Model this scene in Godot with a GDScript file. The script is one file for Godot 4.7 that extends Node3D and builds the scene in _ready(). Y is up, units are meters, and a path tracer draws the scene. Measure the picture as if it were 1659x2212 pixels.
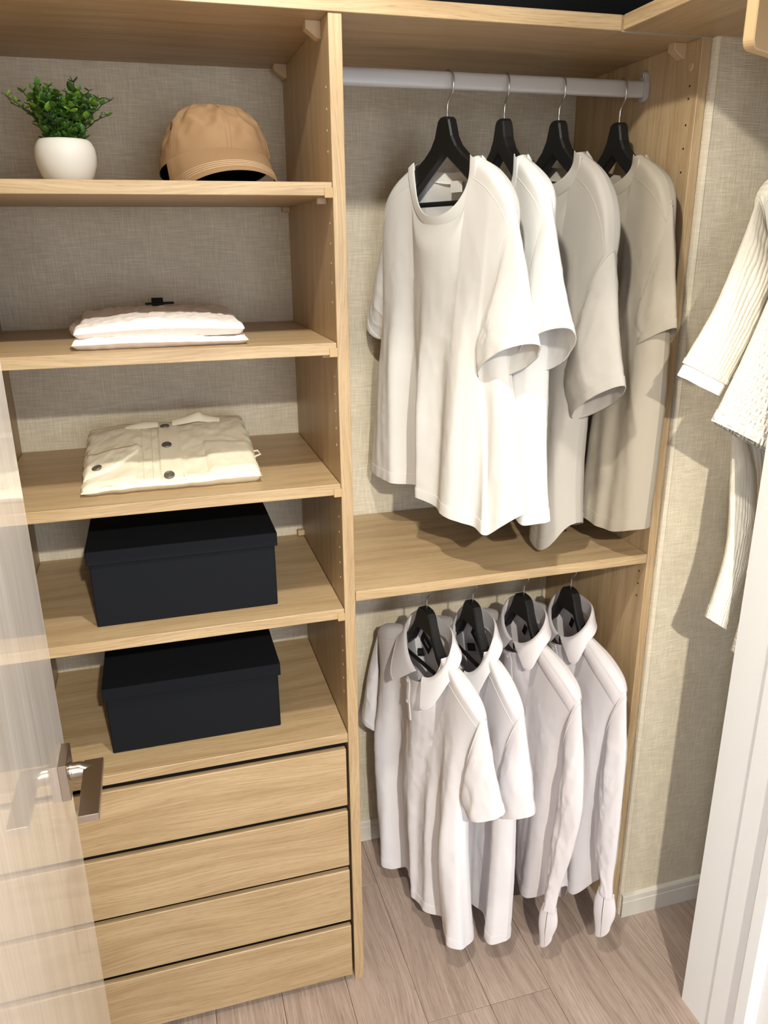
extends Node3D

# wardrobe niche: x runs along the back wall, y is up, z comes out of the wardrobe front (z = 0)
const D := 0.447      # depth of the niche
const T := 0.0221     # thickness of the dividing panel
const WL := 0.611     # inner width of the shelf bay
const WR := 0.6597    # inner width of the hanging bay
const TP := 0.019     # thickness of the side panels
const TH := 0.021     # thickness of the loose shelves
const TOP := 2.0      # underside of the top board
const MID := 1.0094   # top of the middle shelf
const CEIL := 2.37
const RAIL_Z := -0.165
const RAIL_Y := 1.942
const LOW_RAIL_Y := 0.929
const SHELF_Y := [1.7553, 1.4935, 1.2334, 0.9757]
const CHEST_Y := 0.687

var M := {}
var used := {}
var rng := RandomNumberGenerator.new()
var wob := FastNoiseLite.new()


# ---------------------------------------------------------------- mesh helpers
class MB:
	var v := PackedVector3Array()
	var n := PackedVector3Array()
	var uv := PackedVector2Array()
	var ix := PackedInt32Array()

	# rows of points; smooth normals; wrap joins the last column to the first
	func grid(P: Array, uvs := Vector2.ONE, wrap := false, flip := false) -> void:
		var nv := P.size()
		var row: PackedVector3Array = P[0]
		var nu := row.size()
		var base := v.size()
		for j in nv:
			var r: PackedVector3Array = P[j]
			var ru: PackedVector3Array = P[maxi(j - 1, 0)]
			var rd: PackedVector3Array = P[mini(j + 1, nv - 1)]
			for i in nu:
				var a := i - 1
				var b := i + 1
				if wrap:
					a = (i - 1 + nu - 1) % (nu - 1)
					b = (i + 1) % (nu - 1) if i < nu - 1 else 1
				a = clampi(a, 0, nu - 1)
				b = clampi(b, 0, nu - 1)
				var du := r[b] - r[a]
				var dv := rd[i] - ru[i]
				var nn := du.cross(dv)
				if nn.length_squared() < 1e-16:
					nn = du.cross(P[mini(j + 1, nv - 1)][mini(i + 1, nu - 1)] - r[i])
				nn = nn.normalized()
				if nn.length_squared() < 0.5:
					nn = Vector3.UP
				v.append(r[i])
				n.append(-nn if flip else nn)
				uv.append(Vector2(float(i) / maxf(nu - 1, 1) * uvs.x, float(j) / maxf(nv - 1, 1) * uvs.y))
		for j in nv - 1:
			for i in nu - 1:
				var a := base + j * nu + i
				if flip:
					ix.append_array([a, a + 1, a + nu, a + 1, a + nu + 1, a + nu])
				else:
					ix.append_array([a, a + nu, a + 1, a + 1, a + nu, a + nu + 1])

	func tri(a: Vector3, b: Vector3, c: Vector3, out: Vector3, ua := Vector2.ZERO, ub := Vector2.ZERO, uc := Vector2.ZERO) -> void:
		var nn := (a - c).cross(a - b)
		var s := v.size()
		if nn.dot(out) < 0.0:
			var t := b
			b = c
			c = t
			var tu := ub
			ub = uc
			uc = tu
			nn = -nn
		nn = nn.normalized()
		v.append_array([a, b, c])
		n.append_array([nn, nn, nn])
		uv.append_array([ua, ub, uc])
		ix.append_array([s, s + 1, s + 2])

	func quad(a: Vector3, b: Vector3, c: Vector3, d: Vector3, out: Vector3, us: Array) -> void:
		tri(a, b, c, out, us[0], us[1], us[2])
		tri(a, c, d, out, us[0], us[2], us[3])

	# box with chamfered edges; grain is the axis along which the texture's u runs
	func box(size: Vector3, at := Vector3.ZERO, grain := 0, bev := 0.0008, off := Vector2.ZERO, turn := Basis()) -> void:
		var h := size * 0.5
		bev = minf(bev, minf(h.x, minf(h.y, h.z)) * 0.5)
		var uvf := func(p: Vector3, ax: int) -> Vector2:
			var along := p[grain] if ax != grain else p[(ax + 1) % 3]
			var q := 0.0
			for k in 3:
				if k != ax and (k != grain) and not (ax == grain and k == (ax + 1) % 3):
					q = p[k]
			return Vector2(along / 2.56 + off.x + at[grain] / 2.56, (q + (0.11 if ax == 1 else 0.0)) / 0.64 + off.y)
		for ax in 3:
			var b := (ax + 1) % 3
			var c := (ax + 2) % 3
			for s in [-1.0, 1.0]:
				var pts := []
				for k in [[-1, -1], [1, -1], [1, 1], [-1, 1]]:
					var p := Vector3.ZERO
					p[ax] = s * h[ax]
					p[b] = k[0] * (h[b] - bev)
					p[c] = k[1] * (h[c] - bev)
					pts.append(p)
				var o := Vector3.ZERO
				o[ax] = s
				quad(turn * pts[0] + at, turn * pts[1] + at, turn * pts[2] + at, turn * pts[3] + at, turn * o, [uvf.call(pts[0], ax), uvf.call(pts[1], ax), uvf.call(pts[2], ax), uvf.call(pts[3], ax)])
			if bev <= 0.0:
				continue
			for s in [-1.0, 1.0]:      # edges along ax
				for r in [-1.0, 1.0]:
					var e := []
					for k in [[-1, 0], [1, 0], [1, 1], [-1, 1]]:
						var p := Vector3.ZERO
						p[ax] = k[0] * (h[ax] - bev)
						p[b] = s * (h[b] - (bev if k[1] else 0.0))
						p[c] = r * (h[c] - (0.0 if k[1] else bev))
						e.append(p)
					var o := Vector3.ZERO
					o[b] = s
					o[c] = r
					quad(turn * e[0] + at, turn * e[1] + at, turn * e[2] + at, turn * e[3] + at, turn * o, [uvf.call(e[0], b), uvf.call(e[1], b), uvf.call(e[2], b), uvf.call(e[3], b)])
		if bev > 0.0:
			for x in [-1.0, 1.0]:
				for y in [-1.0, 1.0]:
					for z in [-1.0, 1.0]:
						var o := Vector3(x, y, z)
						var p := []
						for k in 3:
							var q := Vector3(x * (h.x - bev), y * (h.y - bev), z * (h.z - bev))
							q[k] = o[k] * h[k]
							p.append(turn * q + at)
						tri(p[0], p[1], p[2], turn * o)

	func tube(path: PackedVector3Array, r: float, sides := 8, squash := 1.0) -> void:
		var rows := []
		var side := Vector3.ZERO
		for i in path.size():
			var d := (path[mini(i + 1, path.size() - 1)] - path[maxi(i - 1, 0)]).normalized()
			if side == Vector3.ZERO:
				side = d.cross(Vector3(0.31, 0.83, 0.47)).normalized()
			side = (side - d * side.dot(d)).normalized()
			var up := d.cross(side)
			var row := PackedVector3Array()
			for k in sides + 1:
				var a := TAU * k / sides
				row.append(path[i] + side * cos(a) * r + up * sin(a) * r * squash)
			if i == 0:
				var cap := PackedVector3Array()
				for k in sides + 1:
					cap.append(path[0])
				rows.append(cap)
			rows.append(row)
			if i == path.size() - 1:
				var cap2 := PackedVector3Array()
				for k in sides + 1:
					cap2.append(path[i])
				rows.append(cap2)
		grid(rows, Vector2.ONE, true, false)

	func lathe(prof: Array, sides := 32, sx := 1.0, sz := 1.0) -> void:
		var rows := []
		for p in prof:
			var row := PackedVector3Array()
			for k in sides + 1:
				var a := TAU * k / sides
				row.append(Vector3(cos(a) * p[0] * sx, p[1], sin(a) * p[0] * sz))
			rows.append(row)
		grid(rows, Vector2.ONE, true, true)

	# polygon in (z, y) given thickness along x that may change with z; softened rims
	func slab(poly: PackedVector2Array, half: Callable, bev: float) -> void:
		var m := poly.size()
		if Geometry2D.is_polygon_clockwise(poly):
			poly.reverse()
		var inset := PackedVector2Array()
		for i in m:
			var e1 := (poly[i] - poly[(i + m - 1) % m]).normalized()
			var e2 := (poly[(i + 1) % m] - poly[i]).normalized()
			var nn := (e1.orthogonal() + e2.orthogonal()).normalized()
			var k := maxf(0.4, nn.dot(e1.orthogonal()))
			inset.append(poly[i] - nn * bev / k)
		if Geometry2D.is_point_in_polygon(inset[0], poly) == false:
			for i in m:
				inset[i] = poly[i] * 2.0 - inset[i]
		var idx := Geometry2D.triangulate_polygon(inset)
		for s in [-1.0, 1.0]:
			for k in range(0, idx.size(), 3):
				var q := []
				for e in 3:
					var p := inset[idx[k + e]]
					q.append(Vector3(s * half.call(p.x), p.y, p.x))
				tri(q[0], q[1], q[2], Vector3(s, 0, 0))
		var rows := []
		for lay in [[-1.0, 0.0, true], [-1.0, 1.0, false], [1.0, 1.0, false], [1.0, 0.0, true]]:
			var row := PackedVector3Array()
			for i in m + 1:
				var p: Vector2 = inset[i % m] if lay[2] else poly[i % m]
				row.append(Vector3(lay[0] * (half.call(p.x) - bev * lay[1]), p.y, p.x))
			rows.append(row)
		for j in 3:
			for i in m:
				var a: Vector3 = rows[j][i]
				var b: Vector3 = rows[j][i + 1]
				var c: Vector3 = rows[j + 1][i + 1]
				var d: Vector3 = rows[j + 1][i]
				var e := poly[(i + 1) % m] - poly[i]
				var o2 := poly[i] - inset[i]
				var o := Vector3((a.x + c.x) * 0.2, o2.y, o2.x)
				quad(a, b, c, d, o, [Vector2.ZERO, Vector2.ZERO, Vector2.ZERO, Vector2.ZERO])

	func mesh() -> ArrayMesh:
		var a := []
		a.resize(Mesh.ARRAY_MAX)
		a[Mesh.ARRAY_VERTEX] = v
		a[Mesh.ARRAY_NORMAL] = n
		a[Mesh.ARRAY_TEX_UV] = uv
		a[Mesh.ARRAY_INDEX] = ix
		var m := ArrayMesh.new()
		m.add_surface_from_arrays(Mesh.PRIMITIVE_TRIANGLES, a)
		return m


# ---------------------------------------------------------------- node helpers
func numbered(called: String) -> String:
	var k: int = used.get(called, -1) + 1
	used[called] = k
	return called if k == 0 else "%s_%03d" % [called, k]


func part(called: String, mb, m: Material, parent: Node, at := Vector3.ZERO) -> MeshInstance3D:
	var o := MeshInstance3D.new()
	if parent == self:
		o.name = numbered(called)
	else:
		var nm := called
		var k := 0
		while parent.has_node(nm):
			k += 1
			nm = "%s_%03d" % [called, k]
		o.name = nm
	o.mesh = mb.mesh() if mb is MB else mb
	o.material_override = m
	o.position = at
	parent.add_child(o, true)
	return o


func thing(called: String, label: String, category: String, at := Vector3.ZERO, turn := 0.0, group := "") -> Node3D:
	var o := Node3D.new()
	o.name = numbered(called)
	add_child(o, true)
	o.position = at
	o.rotation.y = turn
	return tag(o, label, category, group)


func tag(o: Node3D, label: String, category: String, group := "") -> Node3D:
	o.set_meta("label", label)
	o.set_meta("category", category)
	if group:
		o.set_meta("group", group)
	return o


func structure(o: Node3D, label: String, category: String) -> Node3D:
	o.set_meta("kind", "structure")
	o.set_meta("label", label)
	o.set_meta("category", category)
	return o


func bx(called: String, parent: Node, m: Material, lo: Vector3, hi: Vector3, grain := 0, bev := 0.0008) -> MeshInstance3D:
	var mb := MB.new()
	var hu := clampf((hi[grain] - lo[grain]) / 5.12, 0.0, 0.48)
	mb.box(hi - lo, Vector3.ZERO, grain, bev, Vector2(rng.randf_range(hu, 1.0 - hu), rng.randf_range(0.36, 0.64)))
	return part(called, mb, m, parent, (lo + hi) * 0.5)


# point of an open curve through pts (Catmull-Rom over chord length), q in 0..1
func curve(pts: Array, q: float) -> Vector3:
	var m := pts.size()
	if m == 1:
		return pts[0]
	var acc := [0.0]
	for i in range(1, m):
		acc.append(acc[i - 1] + maxf(0.0005, (pts[i] - pts[i - 1]).length()))
	var x: float = clampf(q, 0.0, 1.0) * acc[m - 1]
	var i := 0
	while i < m - 2 and x > acc[i + 1]:
		i += 1
	var f: float = (x - acc[i]) / (acc[i + 1] - acc[i])
	var p0: Vector3 = pts[maxi(i - 1, 0)]
	var p1: Vector3 = pts[i]
	var p2: Vector3 = pts[i + 1]
	var p3: Vector3 = pts[mini(i + 2, m - 1)]
	var seg: float = acc[i + 1] - acc[i]
	var t1: Vector3 = (p2 - p0) / maxf(0.0005, (acc[i + 1] - acc[maxi(i - 1, 0)])) * seg
	var t2: Vector3 = (p3 - p1) / maxf(0.0005, (acc[mini(i + 2, m - 1)] - acc[i])) * seg
	var f2 := f * f
	var f3 := f2 * f
	return p1 * (2 * f3 - 3 * f2 + 1) + t1 * (f3 - 2 * f2 + f) + p2 * (3 * f2 - 2 * f3) + t2 * (f3 - f2)


# garment axes: u across the width, y up, w out of the front; a node turned by the garment's yaw holds them as (-w, y, u)
func loc(p: Vector3) -> Vector3:
	return Vector3(-p.z, p.y, p.x)


# ---------------------------------------------------------------- materials
func plain(called: String, c: Color, rough := 0.6, metal := 0.0) -> StandardMaterial3D:
	var m := StandardMaterial3D.new()
	m.resource_name = called
	m.albedo_color = c
	m.roughness = rough
	m.metallic = metal
	M[called] = m
	return m


func noise(s: int, oct := 3) -> FastNoiseLite:
	var f := FastNoiseLite.new()
	f.seed = s
	f.noise_type = FastNoiseLite.TYPE_SIMPLEX_SMOOTH
	f.frequency = 1.0
	f.fractal_octaves = oct
	return f


# grain runs along the picture's width: 2.56 m by 0.64 m
func wood_image(w: int, h: int, light: Color, dark: Color, s: int, rings: float, pores: float) -> Image:
	var im := Image.create(w, h, false, Image.FORMAT_RGB8)
	var a := noise(s, 2)
	var b := noise(s + 1, 2)
	var c := noise(s + 2, 1)
	var d := noise(s + 3, 1)
	for y in h:
		var q := 0.64 * y / h
		for x in w:
			var p := 2.56 * x / w
			var bend := 0.012 * c.get_noise_2d(p * 2.2, q * 5.0)
			var band := a.get_noise_2d(p * 0.9, (q + bend) * 22.0)
			var fine := b.get_noise_2d(p * 5.0, (q + bend) * 210.0)
			var ring := sin(TAU * rings * (q + bend * 4.0 + 0.03 * c.get_noise_2d(p * 0.8 + 9.0, q * 3.0)))
			var pore := d.get_noise_2d(p * 26.0, (q + bend) * 420.0)
			var k := 0.42 + 0.30 * band + 0.36 * fine + 0.1 * ring * (0.5 + band)
			if pore > 0.45:
				k += pores * (pore - 0.45)
			im.set_pixel(x, y, light.lerp(dark, clampf(k, 0.0, 1.0)))
	return im


func wood(called: String, im: Image, rough := 0.45, coat := 0.0) -> StandardMaterial3D:
	var m := plain(called, Color.WHITE, rough)
	m.albedo_texture = ImageTexture.create_from_image(im)
	m.texture_repeat = true
	if coat > 0.0:
		m.clearcoat_enabled = true
		m.clearcoat = coat
		m.clearcoat_roughness = 0.03
	return m


func linen_images(w: int) -> Array:
	var im := Image.create(w, w, false, Image.FORMAT_RGB8)
	var hm := Image.create(w, w, false, Image.FORMAT_RGB8)
	var a := noise(71, 2)
	var b := noise(72, 2)
	var c := noise(73, 3)
	var base := Color(0.81, 0.765, 0.675)
	for y in w:
		for x in w:
			var p := 0.5 * x / w
			var q := 0.5 * y / w
			var hz := a.get_noise_2d(p * 14.0, q * 420.0)
			var vt := b.get_noise_2d(p * 420.0, q * 14.0)
			var k := 0.5 * hz + 0.42 * vt + 0.12 * c.get_noise_2d(p * 6.0, q * 6.0)
			if hz > 0.42:
				k += 0.25 * (hz - 0.3)
			if vt > 0.46:
				k += 0.25 * (vt - 0.3)
			im.set_pixel(x, y, base * (1.0 + 0.17 * k))
			hm.set_pixel(x, y, Color.WHITE * clampf(0.5 + 0.6 * k, 0.0, 1.0))
	return [im, hm]


func cloth(called: String, c: Color, thread := 1.0, rough := 0.9) -> StandardMaterial3D:
	var m := plain(called, c, rough)
	m.cull_mode = BaseMaterial3D.CULL_DISABLED
	m.metallic_specular = 0.25
	m.backlight_enabled = true
	m.backlight = Color(0.12, 0.12, 0.12)
	m.normal_enabled = true
	m.normal_texture = M["thread_tex"]
	m.normal_scale = 0.25 * thread
	m.uv1_triplanar = true
	m.uv1_scale = Vector3(9, 9, 9)
	return m


func make_materials() -> void:
	var wi := wood_image(1024, 1024, Color(0.765, 0.665, 0.52), Color(0.615, 0.505, 0.36), 11, 16.0, 0.9)
	wood("oak", wi, 0.42)
	var fi := wood_image(1024, 1024, Color(0.735, 0.66, 0.61), Color(0.545, 0.465, 0.42), 31, 26.0, 1.0)
	wood("floor_ash", fi, 0.38)
	var di := wood_image(1024, 512, Color(0.97, 0.94, 0.91), Color(0.84, 0.785, 0.74), 51, 10.0, 0.3)
	wood("door_wood", di, 0.35, 1.0)
	var li := linen_images(640)
	var wp := plain("linen_paper", Color.WHITE, 0.8)
	wp.albedo_texture = ImageTexture.create_from_image(li[0])
	var hm: Image = li[1]
	hm.bump_map_to_normal_map(2.0)
	wp.normal_enabled = true
	wp.normal_texture = ImageTexture.create_from_image(hm)
	wp.normal_scale = 0.8
	wp.uv1_triplanar = true
	wp.uv1_world_triplanar = true
	wp.uv1_scale = Vector3(2, 2, 2)
	var th := Image.create(256, 256, false, Image.FORMAT_RGB8)
	var tn := noise(91, 2)
	for y in 256:
		for x in 256:
			th.set_pixel(x, y, Color.WHITE * clampf(0.5 + 0.3 * tn.get_noise_2d(x * 0.5, y * 0.5) + 0.12 * tn.get_noise_2d(x * 0.06 + 50.0, y * 0.06), 0.0, 1.0))
	th.bump_map_to_normal_map(1.5)
	M["thread_tex"] = ImageTexture.create_from_image(th)
	cloth("white_cotton", Color(0.885, 0.875, 0.855))
	cloth("white_jersey", Color(0.91, 0.905, 0.895))
	cloth("greige_cotton", Color(0.72, 0.695, 0.66))
	cloth("taupe_cotton", Color(0.68, 0.64, 0.575))
	cloth("polo_cotton", Color(0.90, 0.885, 0.895))
	cloth("poplin", Color(0.86, 0.835, 0.84), 0.5, 0.7)
	cloth("cream_twill", Color(0.915, 0.88, 0.79))
	cloth("blush_cotton", Color(0.93, 0.89, 0.865))
	cloth("cap_twill", Color(0.57, 0.455, 0.335), 1.0, 0.75)
	cloth("cap_lining", Color(0.06, 0.04, 0.035))
	cloth("cream_smooth", Color(0.97, 0.955, 0.93))
	cloth("thread", Color(0.82, 0.74, 0.62))
	# ribbed and woven knits: relief with its own maps
	for kind in ["cream_rib", "cream_weave"]:
		var km := Image.create(256, 256, false, Image.FORMAT_RGB8)
		for y in 256:
			for x in 256:
				var k := 0.0
				if kind == "cream_rib":
					k = absf(sin(PI * x / 32.0)) * 0.8 + 0.2 * absf(sin(PI * y / 8.0 + (PI * 0.5 if (x / 32) % 2 else 0.0)))
				else:
					var cell := (x / 32 + y / 32) % 2
					k = absf(sin(PI * (y if cell else x) / 16.0)) * absf(sin(PI * (x if cell else y) / 32.0))
				km.set_pixel(x, y, Color.WHITE * (0.15 + 0.8 * k))
		km.bump_map_to_normal_map(5.0)
		var m := plain(kind, Color(0.955, 0.92, 0.85), 0.92)
		m.cull_mode = BaseMaterial3D.CULL_DISABLED
		m.normal_enabled = true
		m.normal_texture = ImageTexture.create_from_image(km)
		m.normal_scale = 1.8
		m.texture_repeat = true
	plain("black_hanger", Color(0.022, 0.022, 0.026), 0.55)
	plain("black_card", Color(0.085, 0.093, 0.11), 0.75).metallic_specular = 0.25
	plain("black_tape", Color(0.02, 0.02, 0.022), 0.8)
	plain("white_tape", Color(0.85, 0.84, 0.82), 0.8)
	plain("print_white", Color(0.75, 0.75, 0.75), 0.8)
	plain("print_gray", Color(0.25, 0.25, 0.25), 0.8)
	plain("chrome", Color(0.78, 0.78, 0.78), 0.18, 1.0)
	plain("satin_nickel", Color(0.66, 0.62, 0.57), 0.28, 1.0)
	plain("aluminium", Color(0.74, 0.73, 0.72), 0.4, 0.25)
	plain("gray_plastic", Color(0.66, 0.65, 0.63), 0.5)
	plain("tan_plastic", Color(0.74, 0.64, 0.50), 0.5)
	plain("white_paint", Color(0.93, 0.925, 0.91), 0.45)
	plain("base_white", Color(0.84, 0.815, 0.77), 0.45)
	plain("ceiling_white", Color(0.70, 0.69, 0.67), 0.9)
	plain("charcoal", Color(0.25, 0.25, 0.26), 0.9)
	plain("gray_wall", Color(0.36, 0.36, 0.37), 0.9)
	plain("gap_black", Color(0.02, 0.02, 0.02), 0.9)
	plain("room_wall", Color(0.58, 0.565, 0.54), 0.9)
	plain("pot", Color(0.80, 0.785, 0.755), 0.55)
	plain("soil", Color(0.10, 0.075, 0.05), 0.95)
	plain("stem", Color(0.10, 0.14, 0.055), 0.7)
	plain("bronze", Color(0.46, 0.44, 0.41), 0.42, 0.6)
	for k in 4:
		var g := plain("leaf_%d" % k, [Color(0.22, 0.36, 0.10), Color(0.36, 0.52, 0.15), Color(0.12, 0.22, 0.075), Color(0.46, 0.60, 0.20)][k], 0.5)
		g.cull_mode = BaseMaterial3D.CULL_DISABLED
		g.backlight_enabled = true
		g.backlight = Color(0.2, 0.3, 0.1)


# ---------------------------------------------------------------- camera and light
func make_view() -> void:
	var cam := Camera3D.new()
	cam.name = "camera"
	add_child(cam)
	cam.position = Vector3(-0.3312, 1.661, 1.3736)
	cam.rotation = Vector3(-0.3314, -0.2779, -0.0101)
	cam.fov = 66.22
	cam.near = 0.02
	cam.current = true
	var env := Environment.new()
	env.background_mode = Environment.BG_SKY
	var sky := Sky.new()
	var sm := ProceduralSkyMaterial.new()
	sm.sky_top_color = Color(0.45, 0.6, 0.85)
	sm.sky_horizon_color = Color(0.75, 0.82, 0.9)
	sm.ground_horizon_color = Color(0.55, 0.56, 0.56)
	sm.ground_bottom_color = Color(0.35, 0.35, 0.34)
	sky.sky_material = sm
	env.sky = sky
	env.background_energy_multiplier = 1.0
	env.tonemap_mode = Environment.TONE_MAPPER_LINEAR
	env.tonemap_exposure = 1.16
	env.sdfgi_enabled = true
	env.ssao_enabled = true
	env.ssil_enabled = true
	var we := WorldEnvironment.new()
	we.name = "environment"
	we.environment = env
	add_child(we)
	# the closet's own downlight, a second one in the hall behind, and daylight through the hall window
	downlight(Vector3(-0.12, CEIL, 0.6), Color(1.0, 0.985, 0.94), 1.3, "recessed warm downlight in the closet ceiling above the floor")
	downlight(Vector3(-0.1, CEIL, 2.35), Color(1.0, 0.98, 0.925), 7.5, "recessed warm downlight in the hall ceiling behind the door")
	var day := AreaLight3D.new()
	day.name = "daylight"
	day.area_size = Vector2(1.6, 1.5)
	day.light_color = Color(0.90, 0.94, 1.0)
	day.light_energy = 6.0
	day.shadow_enabled = true
	add_child(day)
	day.position = Vector3(0.3, 1.45, 4.85)
	var side := AreaLight3D.new()
	side.name = "side_daylight"
	side.area_size = Vector2(1.3, 1.5)
	side.light_color = Color(0.84, 0.91, 1.0)
	side.light_energy = 9.0
	side.shadow_enabled = true
	add_child(side)
	side.position = Vector3(-1.9, 1.45, 2.9)
	side.rotation.y = -PI / 2


func downlight(at: Vector3, c: Color, e: float, label: String) -> void:
	var o := thing("downlight", label, "lamp", at)
	var ring := MB.new()
	ring.lathe([[0.030, -0.001], [0.034, -0.006], [0.046, -0.006], [0.048, 0.0]], 28)
	part("trim_ring", ring, M.white_paint, o)
	var lens := MB.new()
	lens.lathe([[0.0, -0.0025], [0.031, -0.0025]], 28)
	var m := plain("lamp_glow", c, 0.6)
	m.emission_enabled = true
	m.emission = c
	m.emission_energy_multiplier = 6.0
	part("lens", lens, m, o)
	var s := SpotLight3D.new()
	s.name = "lamp_light"
	s.light_color = c
	s.light_energy = e
	s.light_size = 0.03
	s.spot_range = 12.0
	s.spot_angle = 80.0
	s.spot_attenuation = 2.0
	s.spot_angle_attenuation = 0.4
	s.shadow_enabled = true
	o.add_child(s)
	s.position = Vector3(0, -0.012, 0)
	s.rotation.x = -PI / 2


# ---------------------------------------------------------------- the room
func make_room() -> void:
	# floor: strips 0.152 m wide running out of the wardrobe, two strips to a board, boards ending at staggered joints
	var fl := Node3D.new()
	fl.name = "floor"
	add_child(fl)
	structure(fl, "pinkish ash wood plank floor of the closet", "floor")
	bx("underlay", fl, M.gap_black, Vector3(-0.68, -0.05, -0.46), Vector3(1.22, -0.0125, 1.5), 2, 0.0)
	var pw := 0.152
	var joints := [-0.9, 0.55, -0.272, 0.151, -0.62, 0.3]
	var k := 0
	var x := -0.652
	while x < 1.19:
		var j0: float = joints[(k + 1) / 2 % 6]
		var cuts := [-0.447]
		if j0 > -0.44:
			cuts.append(j0)
		cuts.append(1.5)
		for c in cuts.size() - 1:
			var mb := MB.new()
			var lo := Vector3(maxf(x, -0.655) + 0.0004, -0.012, cuts[c] + 0.0005)
			var hi := Vector3(minf(x + pw, 1.2) - 0.0004, 0.0, cuts[c + 1] - 0.0005)
			mb.box(hi - lo, Vector3.ZERO, 2, 0.0007, Vector2(rng.randf(), rng.randf()))
			part("plank", mb, M.floor_ash, fl, (lo + hi) * 0.5)
		x += pw
		k += 1
	var hall := bx("hall_floor", fl, M.floor_ash, Vector3(-2.0, -0.05, 1.5), Vector3(2.6, 0.0, 5.0), 2, 0.0)
	hall.position.y -= 0.0

	structure(bx("wall_back", self, M.linen_paper, Vector3(-0.75, -0.05, -D - 0.1), Vector3(1.3, 2.03, -D), 0, 0.0), "beige linen-textured wallpaper wall at the back of the wardrobe", "wall")
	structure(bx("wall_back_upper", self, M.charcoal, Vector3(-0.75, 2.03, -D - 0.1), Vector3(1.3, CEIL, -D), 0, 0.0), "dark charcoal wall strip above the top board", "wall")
	structure(bx("wall_left", self, M.linen_paper, Vector3(-0.75, -0.05, -D), Vector3(-T - WL - TP - 0.001, CEIL, 1.5), 0, 0.0), "beige wallpaper wall on the left behind the open door", "wall")
	structure(bx("wall_right", self, M.gray_wall, Vector3(1.2, -0.05, -D), Vector3(1.3, CEIL, 1.5), 0, 0.0), "gray wall on the far right side of the closet", "wall")
	# the return wall beside the hanging bay, with its corner bead
	var rw := MB.new()
	var rp := PackedVector2Array([Vector2(WR + TP + 0.0015, -D), Vector2(WR + TP + 0.0015, 0.004), Vector2(WR + TP + 0.0025, 0.0085), Vector2(WR + TP + 0.0095, 0.0125), Vector2(WR + TP + 0.012, 0.0118), Vector2(1.199, 0.0118), Vector2(1.199, -D)])
	for i in rp.size():
		var a := rp[i]
		var b := rp[(i + 1) % rp.size()]
		var o := Vector3((b - a).y, 0, -(b - a).x)
		rw.quad(Vector3(a.x, -0.02, a.y), Vector3(b.x, -0.02, b.y), Vector3(b.x, TOP, b.y), Vector3(a.x, TOP, a.y), -o, [Vector2.ZERO, Vector2.ZERO, Vector2.ZERO, Vector2.ZERO])
	structure(part("wall_return", rw, M.linen_paper, self), "narrow wallpapered return wall to the right of the oak side panel", "wall")
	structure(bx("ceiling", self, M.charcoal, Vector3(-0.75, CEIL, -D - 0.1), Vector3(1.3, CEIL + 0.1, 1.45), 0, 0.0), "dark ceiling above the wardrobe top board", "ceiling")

	# baseboards with a small groove
	var bb := Node3D.new()
	bb.name = "baseboard_back"
	add_child(bb)
	structure(bb, "white baseboard along the back wall under the hanging shirts", "baseboard")
	baseboard(bb, 0.002, WR - 0.002, -D)
	var br := Node3D.new()
	br.name = "baseboard_right"
	add_child(br)
	structure(br, "white grooved baseboard under the return wall on the right", "baseboard")
	baseboard(br, WR + TP + 0.003, 1.199, 0.0118)

	# white jamb standing near the camera on the right
	var jb := MB.new()
	var jp := PackedVector2Array([Vector2(0.69, 0.262), Vector2(0.69, 0.348), Vector2(0.685, 0.352), Vector2(0.685, 0.42), Vector2(0.671, 0.432), Vector2(0.671, 0.458), Vector2(0.688, 0.47), Vector2(0.688, 0.8), Vector2(1.198, 0.8), Vector2(1.198, 0.262)])
	for i in jp.size():
		var a := jp[i]
		var b := jp[(i + 1) % jp.size()]
		var o := Vector3((b - a).y, 0, -(b - a).x)
		jb.quad(Vector3(a.x, 0.0, a.y), Vector3(b.x, 0.0, b.y), Vector3(b.x, 1.985, b.y), Vector3(a.x, 1.985, a.y), -o, [Vector2.ZERO, Vector2.ZERO, Vector2.ZERO, Vector2.ZERO])
	structure(part("trim_1", jb, M.white_paint, self), "white painted stepped jamb at the lower right edge", "trim")

	# hall behind the camera: wall with the doorway, far wall with a window
	structure(bx("wall_front", self, M.room_wall, Vector3(0.5, 0, 1.5), Vector3(2.6, CEIL, 1.6), 0, 0.0), "plain wall beside the closet doorway behind the viewer", "wall")
	structure(bx("wall_front_left", self, M.room_wall, Vector3(-2.0, 0, 1.5), Vector3(-0.66, CEIL, 1.6), 0, 0.0), "plain wall left of the closet doorway behind the viewer", "wall")
	structure(bx("wall_front_lintel", self, M.room_wall, Vector3(-0.66, 2.1, 1.5), Vector3(0.5, CEIL, 1.6), 0, 0.0), "wall above the closet doorway behind the viewer", "wall")
	var hl := Node3D.new()
	hl.name = "wall_hall_left"
	add_child(hl)
	structure(hl, "left wall of the hall with a window opening, behind the viewer", "wall")
	for q in [[1.5, 0.0, 2.2, CEIL], [3.6, 0.0, 5.1, CEIL], [2.2, 0.0, 3.6, 0.6], [2.2, 2.25, 3.6, CEIL]]:
		bx("panel", hl, M.room_wall, Vector3(-2.1, q[1], q[0]), Vector3(-2.0, q[3], q[2]), 0, 0.0)
	var w2 := Node3D.new()
	w2.name = "window_2"
	add_child(w2)
	structure(w2, "white framed window in the left hall wall", "window")
	for q in [[2.2, 0.6, 2.26, 2.25], [3.54, 0.6, 3.6, 2.25], [2.26, 0.6, 3.54, 0.66], [2.26, 2.19, 3.54, 2.25]]:
		bx("window_frame", w2, M.white_paint, Vector3(-2.07, q[1], q[0]), Vector3(-2.02, q[3], q[2]), 0, 0.002)
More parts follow.
